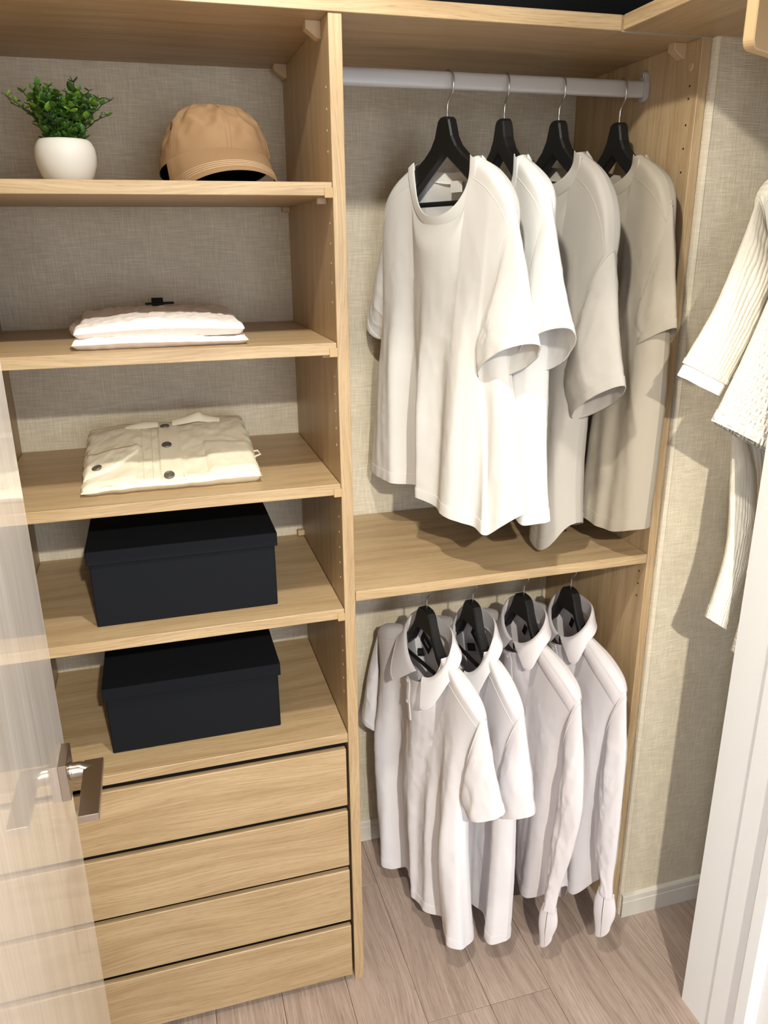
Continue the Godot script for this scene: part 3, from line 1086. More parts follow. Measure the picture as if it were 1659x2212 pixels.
func make_tees() -> void:
	var top := 1.882
	var gh := "black hangers on the upper rail"
	var gt := "tees on the upper rail"
	var spots := [[0.239, 17.0], [0.355, 0.0], [0.471, 5.0], [0.605, 0.0]]
	var hw := ["black hanger under the off-white tee nearest the shelves", "black hanger under the second off-white tee", "black hanger under the warm gray tee", "black hanger under the taupe tee beside the oak side panel"]
	for i in 4:
		hanger(Vector3(spots[i][0], top, RAIL_Z), deg_to_rad(spots[i][1]), hw[i], false, gh)
	# first tee, turned a little to the door
	var c := {
		"mat": M.white_cotton, "seed": 3.0, "neck": [0.089, -0.073, 0.103, 0.022], "neck_w": 0.018, "neck_pow": 0.8, "band": 0.021, "thick": 0.024,
		"left_sh": [Vector3(-0.205, -0.185, 0), Vector3(-0.185, -0.135, 0), Vector3(-0.145, -0.1, 0), Vector3(-0.089, -0.073, 0)],
		"right_sh": [Vector3(0.207, -0.19, 0), Vector3(0.187, -0.14, 0), Vector3(0.147, -0.1, 0), Vector3(0.089, -0.073, 0)],
		"left": [Vector3(-0.205, -0.185, 0), Vector3(-0.212, -0.26, 0), Vector3(-0.212, -0.40, 0), Vector3(-0.243, -0.56, 0), Vector3(-0.272, -0.742, 0)],
		"right": [Vector3(0.207, -0.19, 0), Vector3(0.19, -0.30, -0.005), Vector3(0.180, -0.43, -0.012), Vector3(0.21, -0.56, -0.014), Vector3(0.252, -0.72, -0.012)],
		"hem": [Vector3(-0.272, -0.742, 0), Vector3(-0.21, -0.745, 0.014), Vector3(-0.155, -0.747, 0.008), Vector3(-0.10, -0.75, -0.024), Vector3(-0.045, -0.75, -0.004), Vector3(-0.018, -0.747, 0.026), Vector3(0.05, -0.755, 0.024), Vector3(0.13, -0.765, 0.02), Vector3(0.182, -0.774, 0.014), Vector3(0.190, -0.774, 0.004), Vector3(0.252, -0.72, -0.012)],
		"hem_b": [Vector3(-0.272, -0.742, 0), Vector3(-0.18, -0.742, -0.012), Vector3(-0.10, -0.745, -0.04), Vector3(0.05, -0.745, -0.03), Vector3(0.252, -0.72, -0.012)],
		"folds": [[0.22, 0.03, 0.010, 0.25], [0.31, 0.03, -0.010, 0.3], [0.45, 0.035, 0.008, 0.28], [0.55, 0.03, -0.006, 0.35], [0.68, 0.04, 0.007, 0.3], [0.80, 0.03, -0.008, 0.35]],
		"slv": [
			[[Vector3(0.200, -0.165, 0), Vector3(0.155, -0.40, 0.0), 0.016], [Vector3(0.232, -0.26, 0.0), Vector3(0.130, -0.415, 0.012), 0.026], [Vector3(0.252, -0.33, -0.002), Vector3(0.126, -0.435, 0.016), 0.026, 0.006], [Vector3(0.272, -0.397, -0.004), Vector3(0.138, -0.470, 0.018), 0.030, 0.018]],
			[[Vector3(-0.198, -0.165, 0), Vector3(-0.19, -0.40, 0.0), 0.014], [Vector3(-0.238, -0.26, 0.0), Vector3(-0.2, -0.41, 0.0), 0.02], [Vector3(-0.280, -0.383, 0.0), Vector3(-0.225, -0.43, 0.0), 0.024, -0.008]]],
	}
	var t1 := garment("tee_shirt", "off-white short-sleeved tee with a deep round neck, nearest the shelves", "tee", Vector3(spots[0][0], top, RAIL_Z), deg_to_rad(spots[0][1]), gt, c)
	# tape label and size tab inside the back neck
	var lb := MB.new()
	lb.box(Vector3(0.0012, 0.021, 0.036), Vector3(0.0125, -0.122, 0.016), 2, 0.0003)
	part("neck_label", lb, M.white_tape, t1)
	var st := MB.new()
	st.box(Vector3(0.0012, 0.012, 0.011), Vector3(0.0135, -0.158, 0.012), 2, 0.0003)
	var sp := part("size_tab", st, M.white_tape, t1)
	var pr := MB.new()
	pr.box(Vector3(0.0004, 0.0018, 0.006), Vector3(0.0127, -0.1545, 0.012), 2, 0.0)
	pr.box(Vector3(0.0004, 0.0016, 0.0018), Vector3(0.0127, -0.1515, 0.012), 2, 0.0)
	part("print", pr, M.print_gray, sp)

	var c2 := {
		"mat": M.white_jersey, "seed": 17.0, "neck": [0.083, -0.070, 0.100, 0.022], "neck_w": 0.018, "neck_pow": 0.8, "band": 0.021, "thick": 0.024,
		"left_sh": [Vector3(-0.215, -0.175, 0), Vector3(-0.19, -0.132, 0), Vector3(-0.145, -0.1, 0), Vector3(-0.083, -0.070, 0)],
		"right_sh": [Vector3(0.215, -0.172, 0), Vector3(0.19, -0.128, 0), Vector3(0.145, -0.098, 0), Vector3(0.083, -0.070, 0)],
		"left": [Vector3(-0.215, -0.175, 0), Vector3(-0.21, -0.30, 0), Vector3(-0.22, -0.5, 0), Vector3(-0.255, -0.735, 0)],
		"right": [Vector3(0.215, -0.172, 0), Vector3(0.20, -0.30, -0.01), Vector3(0.19, -0.44, -0.015), Vector3(0.205, -0.6, -0.015), Vector3(0.24, -0.742, -0.012)],
		"hem": [Vector3(-0.255, -0.735, 0), Vector3(-0.1, -0.74, 0.02), Vector3(0.0, -0.74, -0.01), Vector3(0.1, -0.735, 0.02), Vector3(0.17, -0.735, 0.008), Vector3(0.222, -0.748, 0.012), Vector3(0.24, -0.742, -0.012)],
		"hem_b": [Vector3(-0.255, -0.735, 0), Vector3(-0.1, -0.74, -0.03), Vector3(0.1, -0.74, -0.02), Vector3(0.24, -0.742, -0.012)],
		"folds": [[0.3, 0.03, 0.01, 0.3], [0.6, 0.03, -0.01, 0.3], [0.8, 0.03, 0.012, 0.3]],
		"slv": [
			[[Vector3(0.208, -0.150, 0), Vector3(0.14, -0.38, 0.0), 0.016], [Vector3(0.255, -0.26, 0.0), Vector3(0.135, -0.41, 0.01), 0.026], [Vector3(0.314, -0.366, 0.0), Vector3(0.140, -0.462, 0.012), 0.034, 0.022]],
			[[Vector3(-0.208, -0.155, 0), Vector3(-0.18, -0.40, 0.0), 0.014], [Vector3(-0.24, -0.26, 0.0), Vector3(-0.19, -0.41, 0.0), 0.02], [Vector3(-0.262, -0.383, 0.015), Vector3(-0.2, -0.43, 0.015), 0.022]]],
	}
	garment("tee_shirt", "brighter white short-sleeved tee, second from the shelves", "tee", Vector3(spots[1][0], top, RAIL_Z), deg_to_rad(spots[1][1]), gt, c2)

	var c3 := {
		"mat": M.greige_cotton, "seed": 29.0, "neck": [0.082, -0.062, 0.060, 0.022], "neck_w": 0.018, "neck_pow": 0.8, "band": 0.026, "thick": 0.026,
		"left_sh": [Vector3(-0.215, -0.20, 0), Vector3(-0.19, -0.142, 0), Vector3(-0.145, -0.1, 0), Vector3(-0.082, -0.062, 0)],
		"right_sh": [Vector3(0.208, -0.255, 0), Vector3(0.196, -0.165, 0), Vector3(0.155, -0.105, 0), Vector3(0.082, -0.062, 0)],
		"left": [Vector3(-0.215, -0.20, 0), Vector3(-0.21, -0.35, 0), Vector3(-0.22, -0.55, 0), Vector3(-0.24, -0.80, 0)],
		"right": [Vector3(0.208, -0.255, 0), Vector3(0.16, -0.42, -0.005), Vector3(0.135, -0.6, -0.005), Vector3(0.135, -0.70, -0.005), Vector3(0.142, -0.79, -0.008)],
		"hem": [Vector3(-0.24, -0.80, 0), Vector3(-0.12, -0.81, 0.02), Vector3(-0.04, -0.82, -0.01), Vector3(0.005, -0.832, 0.006), Vector3(0.04, -0.85, 0.02), Vector3(0.085, -0.862, 0.016), Vector3(0.12, -0.845, 0.008), Vector3(0.142, -0.79, -0.008)],
		"hem_b": [Vector3(-0.24, -0.80, 0), Vector3(-0.1, -0.81, -0.03), Vector3(0.05, -0.83, -0.03), Vector3(0.142, -0.79, -0.008)],
		"folds": [[0.35, 0.04, 0.012, 0.2], [0.55, 0.04, -0.012, 0.2], [0.72, 0.05, 0.007, 0.15], [0.88, 0.03, -0.01, 0.25]],
		"slv": [
			[[Vector3(0.206, -0.235, 0), Vector3(0.150, -0.36, 0.0), 0.024], [Vector3(0.225, -0.33, 0.0), Vector3(0.122, -0.42, 0.01), 0.030], [Vector3(0.245, -0.41, 0.0), Vector3(0.108, -0.50, 0.016), 0.033, -0.01], [Vector3(0.265, -0.478, -0.004), Vector3(0.135, -0.566, 0.010), 0.028, 0.006]],
			[[Vector3(-0.208, -0.185, 0), Vector3(-0.18, -0.40, 0.0), 0.014], [Vector3(-0.235, -0.30, 0.01), Vector3(-0.19, -0.45, 0.01), 0.02], [Vector3(-0.258, -0.44, 0.02), Vector3(-0.2, -0.48, 0.02), 0.022]]],
	}
	garment("tee_shirt", "warm gray tee with dropped shoulder seams, third on the upper rail", "tee", Vector3(spots[2][0], top, RAIL_Z), deg_to_rad(spots[2][1]), gt, c3)

	var c4 := {
		"mat": M.taupe_cotton, "seed": 41.0, "neck": [0.083, -0.066, 0.056, 0.030], "neck_w": 0.018, "neck_pow": 0.8, "band": 0.025, "thick": 0.026,
		"left_sh": [Vector3(-0.205, -0.175, 0), Vector3(-0.18, -0.125, 0), Vector3(-0.14, -0.095, 0), Vector3(-0.083, -0.066, 0)],
		"right_sh": [Vector3(0.204, -0.165, 0), Vector3(0.178, -0.118, 0), Vector3(0.138, -0.09, 0), Vector3(0.083, -0.066, 0)],
		"left": [Vector3(-0.205, -0.175, 0), Vector3(-0.2, -0.35, 0), Vector3(-0.21, -0.55, 0), Vector3(-0.23, -0.79, 0)],
		"right": [Vector3(0.204, -0.165, 0), Vector3(0.215, -0.30, 0.0), Vector3(0.228, -0.48, 0.0), Vector3(0.225, -0.62, -0.002), Vector3(0.216, -0.79, -0.004)],
		"hem": [Vector3(-0.23, -0.79, 0), Vector3(-0.16, -0.795, 0.02), Vector3(-0.09, -0.80, 0.012), Vector3(-0.01, -0.795, -0.012), Vector3(0.02, -0.795, -0.004), Vector3(0.05, -0.80, 0.022), Vector3(0.105, -0.812, 0.022), Vector3(0.16, -0.81, 0.014), Vector3(0.216, -0.79, -0.004)],
		"hem_b": [Vector3(-0.23, -0.79, 0), Vector3(-0.1, -0.79, -0.025), Vector3(0.1, -0.80, -0.022), Vector3(0.216, -0.79, -0.004)],
		"folds": [[0.3, 0.04, 0.010, 0.2], [0.47, 0.03, -0.014, 0.3], [0.62, 0.04, 0.010, 0.3], [0.78, 0.03, -0.008, 0.3], [0.9, 0.03, 0.006, 0.3]],
		"slv": [
			[[Vector3(0.200, -0.152, 0), Vector3(0.165, -0.36, 0.0), 0.017], [Vector3(0.225, -0.25, 0.0), Vector3(0.125, -0.40, 0.01), 0.024], [Vector3(0.252, -0.378, 0.0), Vector3(0.122, -0.457, 0.010), 0.025, 0.004]],
			[[Vector3(-0.198, -0.155, 0), Vector3(-0.18, -0.38, 0.0), 0.014], [Vector3(-0.235, -0.28, 0.0), Vector3(-0.19, -0.41, 0.0), 0.02], [Vector3(-0.260, -0.40, 0.0), Vector3(-0.2, -0.45, 0.0), 0.022]]],
	}
	garment("tee_shirt", "taupe tee hanging against the oak side panel", "tee", Vector3(spots[3][0], top, RAIL_Z), deg_to_rad(spots[3][1]), gt, c4)


# ---------------------------------------------------------------- collars
func collar_point(k: Dictionary, al: float, lay: float) -> Vector3:
	# al in -1..1 goes from the left front round the back to the right front; lay 0 seam, 1 ridge, 2 leaf edge
	var a: float = al * (PI - k.gap)
	var f := absf(al)
	var fr := (1.0 - cos(a)) * 0.5
	var base := Vector3(lerpf(0.0, k.uf, fr * fr) + k.ru * sin(a), lerpf(k.yb, k.yf, pow(fr, 1.7)), -k.rw * cos(a))
	var ridge := base + Vector3(0.003 * sin(a), lerpf(0.036, k.hf, smoothstep(0.3, 1.0, f)), -0.003 * cos(a))
	if lay <= 1.0:
		return base.lerp(ridge, lay)
	var e := lay - 1.0
	var right := al > 0.0
	var at_side := exp(-pow((f - 0.5) / 0.24, 2.0))
	var drop: float = lerpf(lerpf(0.045, k.side[1], at_side), k.drop[1 if right else 0], smoothstep(0.45, 1.0, f))
	var ext := smoothstep(0.5, 1.0, f)
	var out := Vector3(sin(a) * 1.0, 0, -cos(a)).normalized()
	var away: float = lerpf(lerpf(0.012, k.side[0], at_side), 0.008, ext)
	var edge := ridge + out * away + Vector3(signf(al) * k.spread[1 if right else 0] * ext, -drop, k.fwd * ext)
	# fold rounding: the leaf first leaves outwards, then falls
	var bulge := ridge + out * 0.0045 + Vector3(0, 0.0012, 0)
	var p1 := ridge.lerp(bulge, clampf(e / 0.15, 0.0, 1.0))
	return p1.lerp(edge, smoothstep(0.0, 1.0, e) * 0.35 + e * 0.65)


func collar(o: Node3D, k: Dictionary, m: Material) -> void:
	var stand := MB.new()
	var rows := []
	for j in 7:
		var row := PackedVector3Array()
		for i in 65:
			row.append(loc(collar_point(k, -1.0 + 2.0 * i / 64.0, j / 6.0)))
		rows.append(row)
	stand.grid(rows, Vector2(3, 0.4), false, true)
	var leaf := MB.new()
	rows = []
	for j in 17:
		var row := PackedVector3Array()
		for i in 65:
			var al := -1.0 + 2.0 * i / 64.0
			row.append(loc(collar_point(k, al, 1.0 + j / 16.0)))
		rows.append(row)
	leaf.grid(rows, Vector2(3, 0.6), false, true)
	# under side, so that the leaf has a body
	rows = []
	for j in 17:
		var row := PackedVector3Array()
		for i in 65:
			var al := -1.0 + 2.0 * i / 64.0
			var p := collar_point(k, al, 1.0 + j / 16.0)
			var a: float = al * (PI - k.gap)
			p -= Vector3(sin(a), 0, -cos(a)) * 0.0018 * sin(PI * j / 16.0)
			row.append(loc(p))
		rows.append(row)
	leaf.grid(rows, Vector2(3, 0.6), false, false)
	var lf := part("collar", leaf, m, o)
	part("collar_stand", stand, m, lf)
	# top stitching round the leaf
	var st := MB.new()
	var path := PackedVector3Array()
	for i in 61:
		path.append(loc(collar_point(k, -0.985 + 1.97 * i / 60.0, 1.93) + Vector3(0, 0, 0.0)))
	st.tube(path, 0.0007, 4)
	part("stitching", st, m, lf)


func make_shirts() -> void:
	var top := 0.869
	var gh := "black hangers under the middle shelf"
	var spots := [[0.207, 12.0], [0.320, 5.0], [0.450, 8.0], [0.574, 5.0]]
	var hw := ["black hanger under the polo with the open collar, nearest the shelves", "black hanger under the second polo", "black hanger under the long-sleeved shirt beside the polos", "black hanger under the long-sleeved shirt beside the oak side panel"]
	for i in 4:
		hanger(Vector3(spots[i][0], top, RAIL_Z), deg_to_rad(spots[i][1]), hw[i], true, gh)
	var gp := "white polos on the lower rail"
	var gs := "white long-sleeved shirts on the lower rail"
	var k1 := {"uf": 0.032, "ru": 0.088, "rw": 0.034, "yb": -0.072, "yf": -0.168, "hf": 0.022, "gap": 0.15, "drop": [0.052, 0.056], "spread": [0.062, 0.034], "fwd": 0.020, "side": [0.030, 0.027]}
	var p1 := {
		"mat": M.polo_cotton, "seed": 53.0, "neck": [0.082, -0.086, 0.085, 0.0], "neck_w": 0.034, "neck_pow": 0.9, "thick": 0.02, "cuff": 0.1, "crumple": 1.3,
		"left_sh": [Vector3(-0.235, -0.16, 0), Vector3(-0.20, -0.13, 0), Vector3(-0.14, -0.104, 0), Vector3(-0.082, -0.086, 0)],
		"right_sh": [Vector3(0.243, -0.158, 0), Vector3(0.205, -0.128, 0), Vector3(0.14, -0.100, 0), Vector3(0.082, -0.086, 0)],
		"left": [Vector3(-0.235, -0.16, 0), Vector3(-0.195, -0.28, 0.01), Vector3(-0.195, -0.44, 0.012), Vector3(-0.18, -0.65, 0.01), Vector3(-0.165, -0.815, 0.01)],
		"right": [Vector3(0.243, -0.158, 0), Vector3(0.205, -0.28, 0.0), Vector3(0.195, -0.44, 0.01), Vector3(0.205, -0.6, 0.01), Vector3(0.214, -0.795, 0.0)],
		"hem": [Vector3(-0.165, -0.815, 0.01), Vector3(-0.135, -0.82, 0.04), Vector3(-0.108, -0.82, 0.042), Vector3(-0.088, -0.815, 0.0), Vector3(-0.04, -0.80, -0.015), Vector3(0.0, -0.80, 0.01), Vector3(0.025, -0.80, 0.036), Vector3(0.085, -0.80, 0.012), Vector3(0.135, -0.795, -0.004), Vector3(0.168, -0.793, 0.022), Vector3(0.196, -0.79, 0.036), Vector3(0.222, -0.79, 0.018), Vector3(0.214, -0.795, 0.0)],
		"hem_b": [Vector3(-0.165, -0.815, 0.01), Vector3(-0.08, -0.81, -0.04), Vector3(0.1, -0.80, -0.035), Vector3(0.214, -0.795, 0.0)],
		"folds": [[0.15, 0.03, 0.016, 0.1], [0.30, 0.03, -0.018, 0.15], [0.42, 0.035, 0.012, 0.2], [0.56, 0.03, -0.008, 0.3], [0.65, 0.02, 0.008, 0.25], [0.72, 0.02, -0.008, 0.3], [0.8, 0.02, 0.008, 0.35], [0.87, 0.02, -0.006, 0.3]],
		"slv": [
			[[Vector3(0.238, -0.148, 0), Vector3(0.195, -0.36, 0.01), 0.018], [Vector3(0.272, -0.25, 0.0), Vector3(0.185, -0.39, 0.015), 0.026], [Vector3(0.312, -0.350, 0.0), Vector3(0.222, -0.395, 0.022), 0.026, -0.012]],
			[[Vector3(-0.230, -0.148, 0), Vector3(-0.19, -0.33, 0.01), 0.015], [Vector3(-0.25, -0.27, 0.02), Vector3(-0.18, -0.36, 0.025), 0.02], [Vector3(-0.252, -0.400, 0.04), Vector3(-0.165, -0.415, 0.04), 0.022, -0.006]]],
	}
	var o1 := garment("polo_shirt", "white polo with an open spread collar, nearest the shelves on the lower rail", "polo shirt", Vector3(spots[0][0], top, RAIL_Z), deg_to_rad(spots[0][1]), gp, p1)
	collar(o1, k1, M.polo_cotton)
	placket(o1, p1, 0.47, 0.0, 0.2, 0.020, M.polo_cotton, 2)
	neck_tags(o1, Vector3(0.022, -0.114, -0.038), Vector3(0.019, -0.150, -0.062), true)

	var k2 := {"uf": 0.034, "ru": 0.080, "rw": 0.034, "yb": -0.068, "yf": -0.176, "hf": 0.022, "gap": 0.06, "drop": [0.03, 0.044], "spread": [0.03, 0.050], "fwd": 0.012, "side": [0.030, 0.027]}
	var p2 := p1.duplicate()
	p2.merge({
		"seed": 67.0,
		"right_sh": [Vector3(0.243, -0.168, 0), Vector3(0.205, -0.135, 0), Vector3(0.14, -0.100, 0), Vector3(0.082, -0.086, 0)],
		"right": [Vector3(0.243, -0.168, 0), Vector3(0.215, -0.3, 0.0), Vector3(0.225, -0.44, 0.0), Vector3(0.228, -0.6, 0.0), Vector3(0.224, -0.80, 0.0)],
		"left": [Vector3(-0.235, -0.16, 0), Vector3(-0.2, -0.28, 0.0), Vector3(-0.2, -0.44, 0.0), Vector3(-0.2, -0.65, 0.0), Vector3(-0.2, -0.80, 0.0)],
		"hem": [Vector3(-0.2, -0.80, 0.0), Vector3(-0.1, -0.81, 0.03), Vector3(-0.02, -0.81, -0.01), Vector3(0.05, -0.805, 0.012), Vector3(0.13, -0.80, 0.0), Vector3(0.165, -0.80, 0.004), Vector3(0.188, -0.81, 0.022), Vector3(0.212, -0.81, 0.018), Vector3(0.224, -0.80, 0.0)],
		"hem_b": [Vector3(-0.2, -0.80, 0.0), Vector3(-0.08, -0.81, -0.03), Vector3(0.1, -0.80, -0.03), Vector3(0.224, -0.80, 0.0)],
		"folds": [[0.25, 0.03, 0.012, 0.1], [0.45, 0.03, -0.01, 0.15], [0.62, 0.035, 0.008, 0.2], [0.75, 0.03, -0.008, 0.3]],
		"slv": [
			[[Vector3(0.240, -0.155, 0), Vector3(0.180, -0.34, 0.0), 0.018], [Vector3(0.275, -0.27, 0.0), Vector3(0.172, -0.38, 0.01), 0.026], [Vector3(0.302, -0.370, 0.0), Vector3(0.185, -0.43, 0.02), 0.028, -0.012]],
			[[Vector3(-0.230, -0.148, 0), Vector3(-0.19, -0.33, 0.01), 0.015], [Vector3(-0.25, -0.27, 0.02), Vector3(-0.18, -0.36, 0.025), 0.02], [Vector3(-0.252, -0.400, 0.03), Vector3(-0.165, -0.415, 0.03), 0.022]]],
	}, true)
	var o2 := garment("polo_shirt", "white polo with its collar closed, behind the open-collared polo", "polo shirt", Vector3(spots[1][0], top, RAIL_Z), deg_to_rad(spots[1][1]), gp, p2)
	collar(o2, k2, M.polo_cotton)
	placket(o2, p2, 0.49, 0.0, 0.2, 0.022, M.polo_cotton, 2)
	neck_tags(o2, Vector3(0.022, -0.104, -0.018), Vector3(0.019, -0.142, -0.036), true)

	var k3 := {"uf": 0.018, "ru": 0.072, "rw": 0.032, "yb": -0.062, "yf": -0.133, "hf": 0.028, "gap": 0.05, "drop": [0.032, 0.042], "spread": [0.02, 0.056], "fwd": 0.002, "side": [0.020, 0.036]}
	var p3 := {
		"mat": M.poplin, "seed": 83.0, "neck": [0.072, -0.086, 0.05, 0.0], "neck_w": 0.033, "neck_pow": 0.9, "thick": 0.02, "cuff": 0.0, "slv_crumple": 0.005, "slv_pow": 1.3,
		"left_sh": [Vector3(-0.235, -0.155, 0), Vector3(-0.2, -0.125, 0), Vector3(-0.15, -0.104, 0), Vector3(-0.072, -0.086, 0)],
		"right_sh": [Vector3(0.234, -0.155, 0), Vector3(0.205, -0.128, 0), Vector3(0.15, -0.104, 0), Vector3(0.072, -0.086, 0)],
		"left": [Vector3(-0.235, -0.155, 0), Vector3(-0.2, -0.3, 0.0), Vector3(-0.2, -0.5, 0.0), Vector3(-0.2, -0.74, 0.0)],
		"right": [Vector3(0.234, -0.155, 0), Vector3(0.19, -0.3, -0.01), Vector3(0.19, -0.5, -0.02), Vector3(0.205, -0.70, -0.02)],
		"hem": [Vector3(-0.2, -0.74, 0.0), Vector3(-0.1, -0.76, 0.02), Vector3(0.0, -0.765, -0.02), Vector3(0.04, -0.765, -0.018), Vector3(0.075, -0.76, 0.012), Vector3(0.1, -0.765, 0.022), Vector3(0.155, -0.755, 0.016), Vector3(0.205, -0.70, -0.02)],
		"hem_b": [Vector3(-0.2, -0.74, 0.0), Vector3(-0.08, -0.79, -0.03), Vector3(0.05, -0.80, -0.025), Vector3(0.13, -0.81, -0.03), Vector3(0.17, -0.78, -0.03), Vector3(0.205, -0.70, -0.02)],
		"folds": [[0.2, 0.04, 0.012, 0.1], [0.4, 0.03, -0.012, 0.15], [0.58, 0.03, 0.010, 0.15], [0.68, 0.03, -0.006, 0.2], [0.8, 0.03, 0.008, 0.2]],
		"slv": [
			[[Vector3(0.230, -0.148, 0), Vector3(0.19, -0.31, 0.0), 0.015], [Vector3(0.262, -0.28, 0.006), Vector3(0.205, -0.38, 0.010), 0.020], [Vector3(0.284, -0.40, 0.014), Vector3(0.210, -0.48, 0.022), 0.022], [Vector3(0.276, -0.53, 0.026), Vector3(0.212, -0.59, 0.034), 0.020], [Vector3(0.258, -0.65, 0.038), Vector3(0.220, -0.68, 0.044), 0.015], [Vector3(0.259, -0.705, 0.046), Vector3(0.221, -0.712, 0.048), 0.012]],
			[[Vector3(-0.230, -0.148, 0), Vector3(-0.19, -0.34, 0.0), 0.015], [Vector3(-0.25, -0.38, 0.02), Vector3(-0.19, -0.46, 0.02), 0.024], [Vector3(-0.25, -0.6, 0.03), Vector3(-0.19, -0.62, 0.03), 0.022], [Vector3(-0.24, -0.72, 0.03), Vector3(-0.2, -0.73, 0.03), 0.018]]],
	}
	var o3 := garment("dress_shirt", "white long-sleeved shirt with a pointed collar, beside the polos", "shirt", Vector3(spots[2][0], top, RAIL_Z), deg_to_rad(spots[2][1]), gs, p3)
	collar(o3, k3, M.poplin)
	placket(o3, p3, 0.5, 0.0, 0.99, 0.030, M.poplin, 6)
	yoke(o3, p3)
	shirt_cuff(o3, Vector3(0.240, -0.695, 0.046), Vector3(0.244, -0.782, 0.054), 0.024, 0.011)
	neck_tags(o3, Vector3(0.022, -0.108, -0.02), Vector3.ZERO, false)

	var k4 := k3.duplicate()
	k4.merge({"yb": -0.064, "yf": -0.138, "ru": 0.069}, true)
	var p4 := p3.duplicate()
	p4.merge({
		"seed": 97.0,
		"hem": [Vector3(-0.2, -0.74, 0.0), Vector3(-0.1, -0.76, 0.02), Vector3(0.0, -0.765, -0.01), Vector3(0.08, -0.772, 0.01), Vector3(0.14, -0.768, 0.018), Vector3(0.17, -0.765, 0.02), Vector3(0.198, -0.71, -0.005)],
		"right": [Vector3(0.234, -0.155, 0), Vector3(0.19, -0.3, 0.0), Vector3(0.185, -0.5, 0.0), Vector3(0.198, -0.71, -0.005)],
		"hem_b": [Vector3(-0.2, -0.74, 0.0), Vector3(-0.08, -0.77, -0.03), Vector3(0.1, -0.77, -0.03), Vector3(0.198, -0.71, -0.005)],
		"slv": [
			[[Vector3(0.232, -0.150, 0), Vector3(0.180, -0.31, 0.0), 0.015], [Vector3(0.256, -0.30, 0.004), Vector3(0.182, -0.40, 0.008), 0.020], [Vector3(0.268, -0.44, 0.010), Vector3(0.188, -0.52, 0.014), 0.022], [Vector3(0.276, -0.56, 0.016), Vector3(0.210, -0.61, 0.020), 0.020], [Vector3(0.278, -0.64, 0.020), Vector3(0.240, -0.66, 0.022), 0.015], [Vector3(0.284, -0.682, 0.022), Vector3(0.241, -0.688, 0.024), 0.012]],
			p3.slv[1]],
	}, true)
	var o4 := garment("dress_shirt", "white long-sleeved shirt with a pointed collar, against the oak side panel", "shirt", Vector3(spots[3][0], top, RAIL_Z), deg_to_rad(spots[3][1]), gs, p4)
	collar(o4, k4, M.poplin)
	placket(o4, p4, 0.5, 0.0, 0.99, 0.030, M.poplin, 6)
	yoke(o4, p4)
	shirt_cuff(o4, Vector3(0.262, -0.672, 0.022), Vector3(0.272, -0.768, 0.030), 0.028, 0.011)
	neck_tags(o4, Vector3(0.022, -0.106, -0.017), Vector3.ZERO, false)


func placket(o: Node3D, c: Dictionary, s: float, t0: float, t1: float, wide: float, m: Material, buttons: int) -> void:
	var mb := MB.new()
	var rows := []
	for j in 25:
		var t := lerpf(t0 + 0.004, t1, j / 24.0)
		var row := PackedVector3Array()
		for k in [[-0.5, -0.0006], [-0.48, 0.0018], [0.0, 0.0022], [0.48, 0.0018], [0.5, -0.0006]]:
			var p := body_point(c, s, t, false)
			var q := body_point(c, s + 0.02, t, false)
			var d := q - p
			d.y = 0.0
			p += d.normalized() * wide * k[0]
			p.z += k[1] + 0.001
			row.append(loc(p))
		rows.append(row)
	mb.grid(rows, Vector2(0.4, 3), false, true)
	var e := part("placket", mb, m, o)
	for k in buttons:
		var t := lerpf(t0 + 0.03, t1 - 0.08, float(k) / maxf(buttons - 1, 1))
		var p := body_point(c, s, t, false) + Vector3(0, 0, 0.0042)
		var b := MB.new()
		b.lathe([[0.0, 0.0012], [0.0042, 0.0012], [0.005, 0.0004], [0.005, -0.0012]], 14)
		part("button", b, M.white_tape, e, loc(p)).rotation.z = PI / 2


func yoke(o: Node3D, c: Dictionary) -> void:
	# the shoulder piece that wraps to the front, with its seam
	for right in [true, false]:
		var mb := MB.new()
		var rows := []
		for lay in [[0.001, 0.0], [0.02, 0.0018], [0.045, 0.0024], [0.06, 0.0024], [0.064, -0.0006]]:
			var row := PackedVector3Array()
			for i in 25:
				var s := lerpf(0.998, 0.715, i / 24.0)
				if not right:
					s = 1.0 - s
				var p := body_point(c, s, lay[0] * lerpf(1.5, 0.9, i / 24.0), false)
				p.z += lay[1]
				p.y += lay[1] * 0.6
				row.append(loc(p))
			rows.append(row)
		mb.grid(rows, Vector2(2, 0.5), false, true)
		part("yoke", mb, M.poplin, o)


func shirt_cuff(o: Node3D, a: Vector3, b: Vector3, ru: float, rw: float) -> void:
	var mb := MB.new()
	var rows := []
	var d0 := Vector2(0.42, 0.91)
	var d1 := Vector2(0.91, -0.42)
	for j in 13:
		var f := j / 12.0
		var row := PackedVector3Array()
		for k in 41:
			var an := 0.03 + (TAU - 0.06) * k / 40.0
			var p := a.lerp(b, f)
			var grow := lerpf(0.72, 1.0, smoothstep(0.0, 0.45, f)) - 0.34 * smoothstep(0.55, 1.0, f)
			var dip := (-0.034 * (0.5 + 0.5 * cos(an)) + 0.016 * sin(an)) * f * f
			var q := d0 * cos(an) * rw * grow + d1 * sin(an) * ru * grow
			row.append(loc(p + Vector3(q.x, dip, q.y)))
		rows.append(row)
	mb.grid(rows, Vector2(2, 0.8))
	var e := part("cuff", mb, M.poplin, o)
	var inner := MB.new()
	inner.tube(PackedVector3Array([rows[11][3], rows[11][8], rows[11][14], rows[11][20]]), 0.0006, 4)
	part("stitching", inner, M.poplin, e)


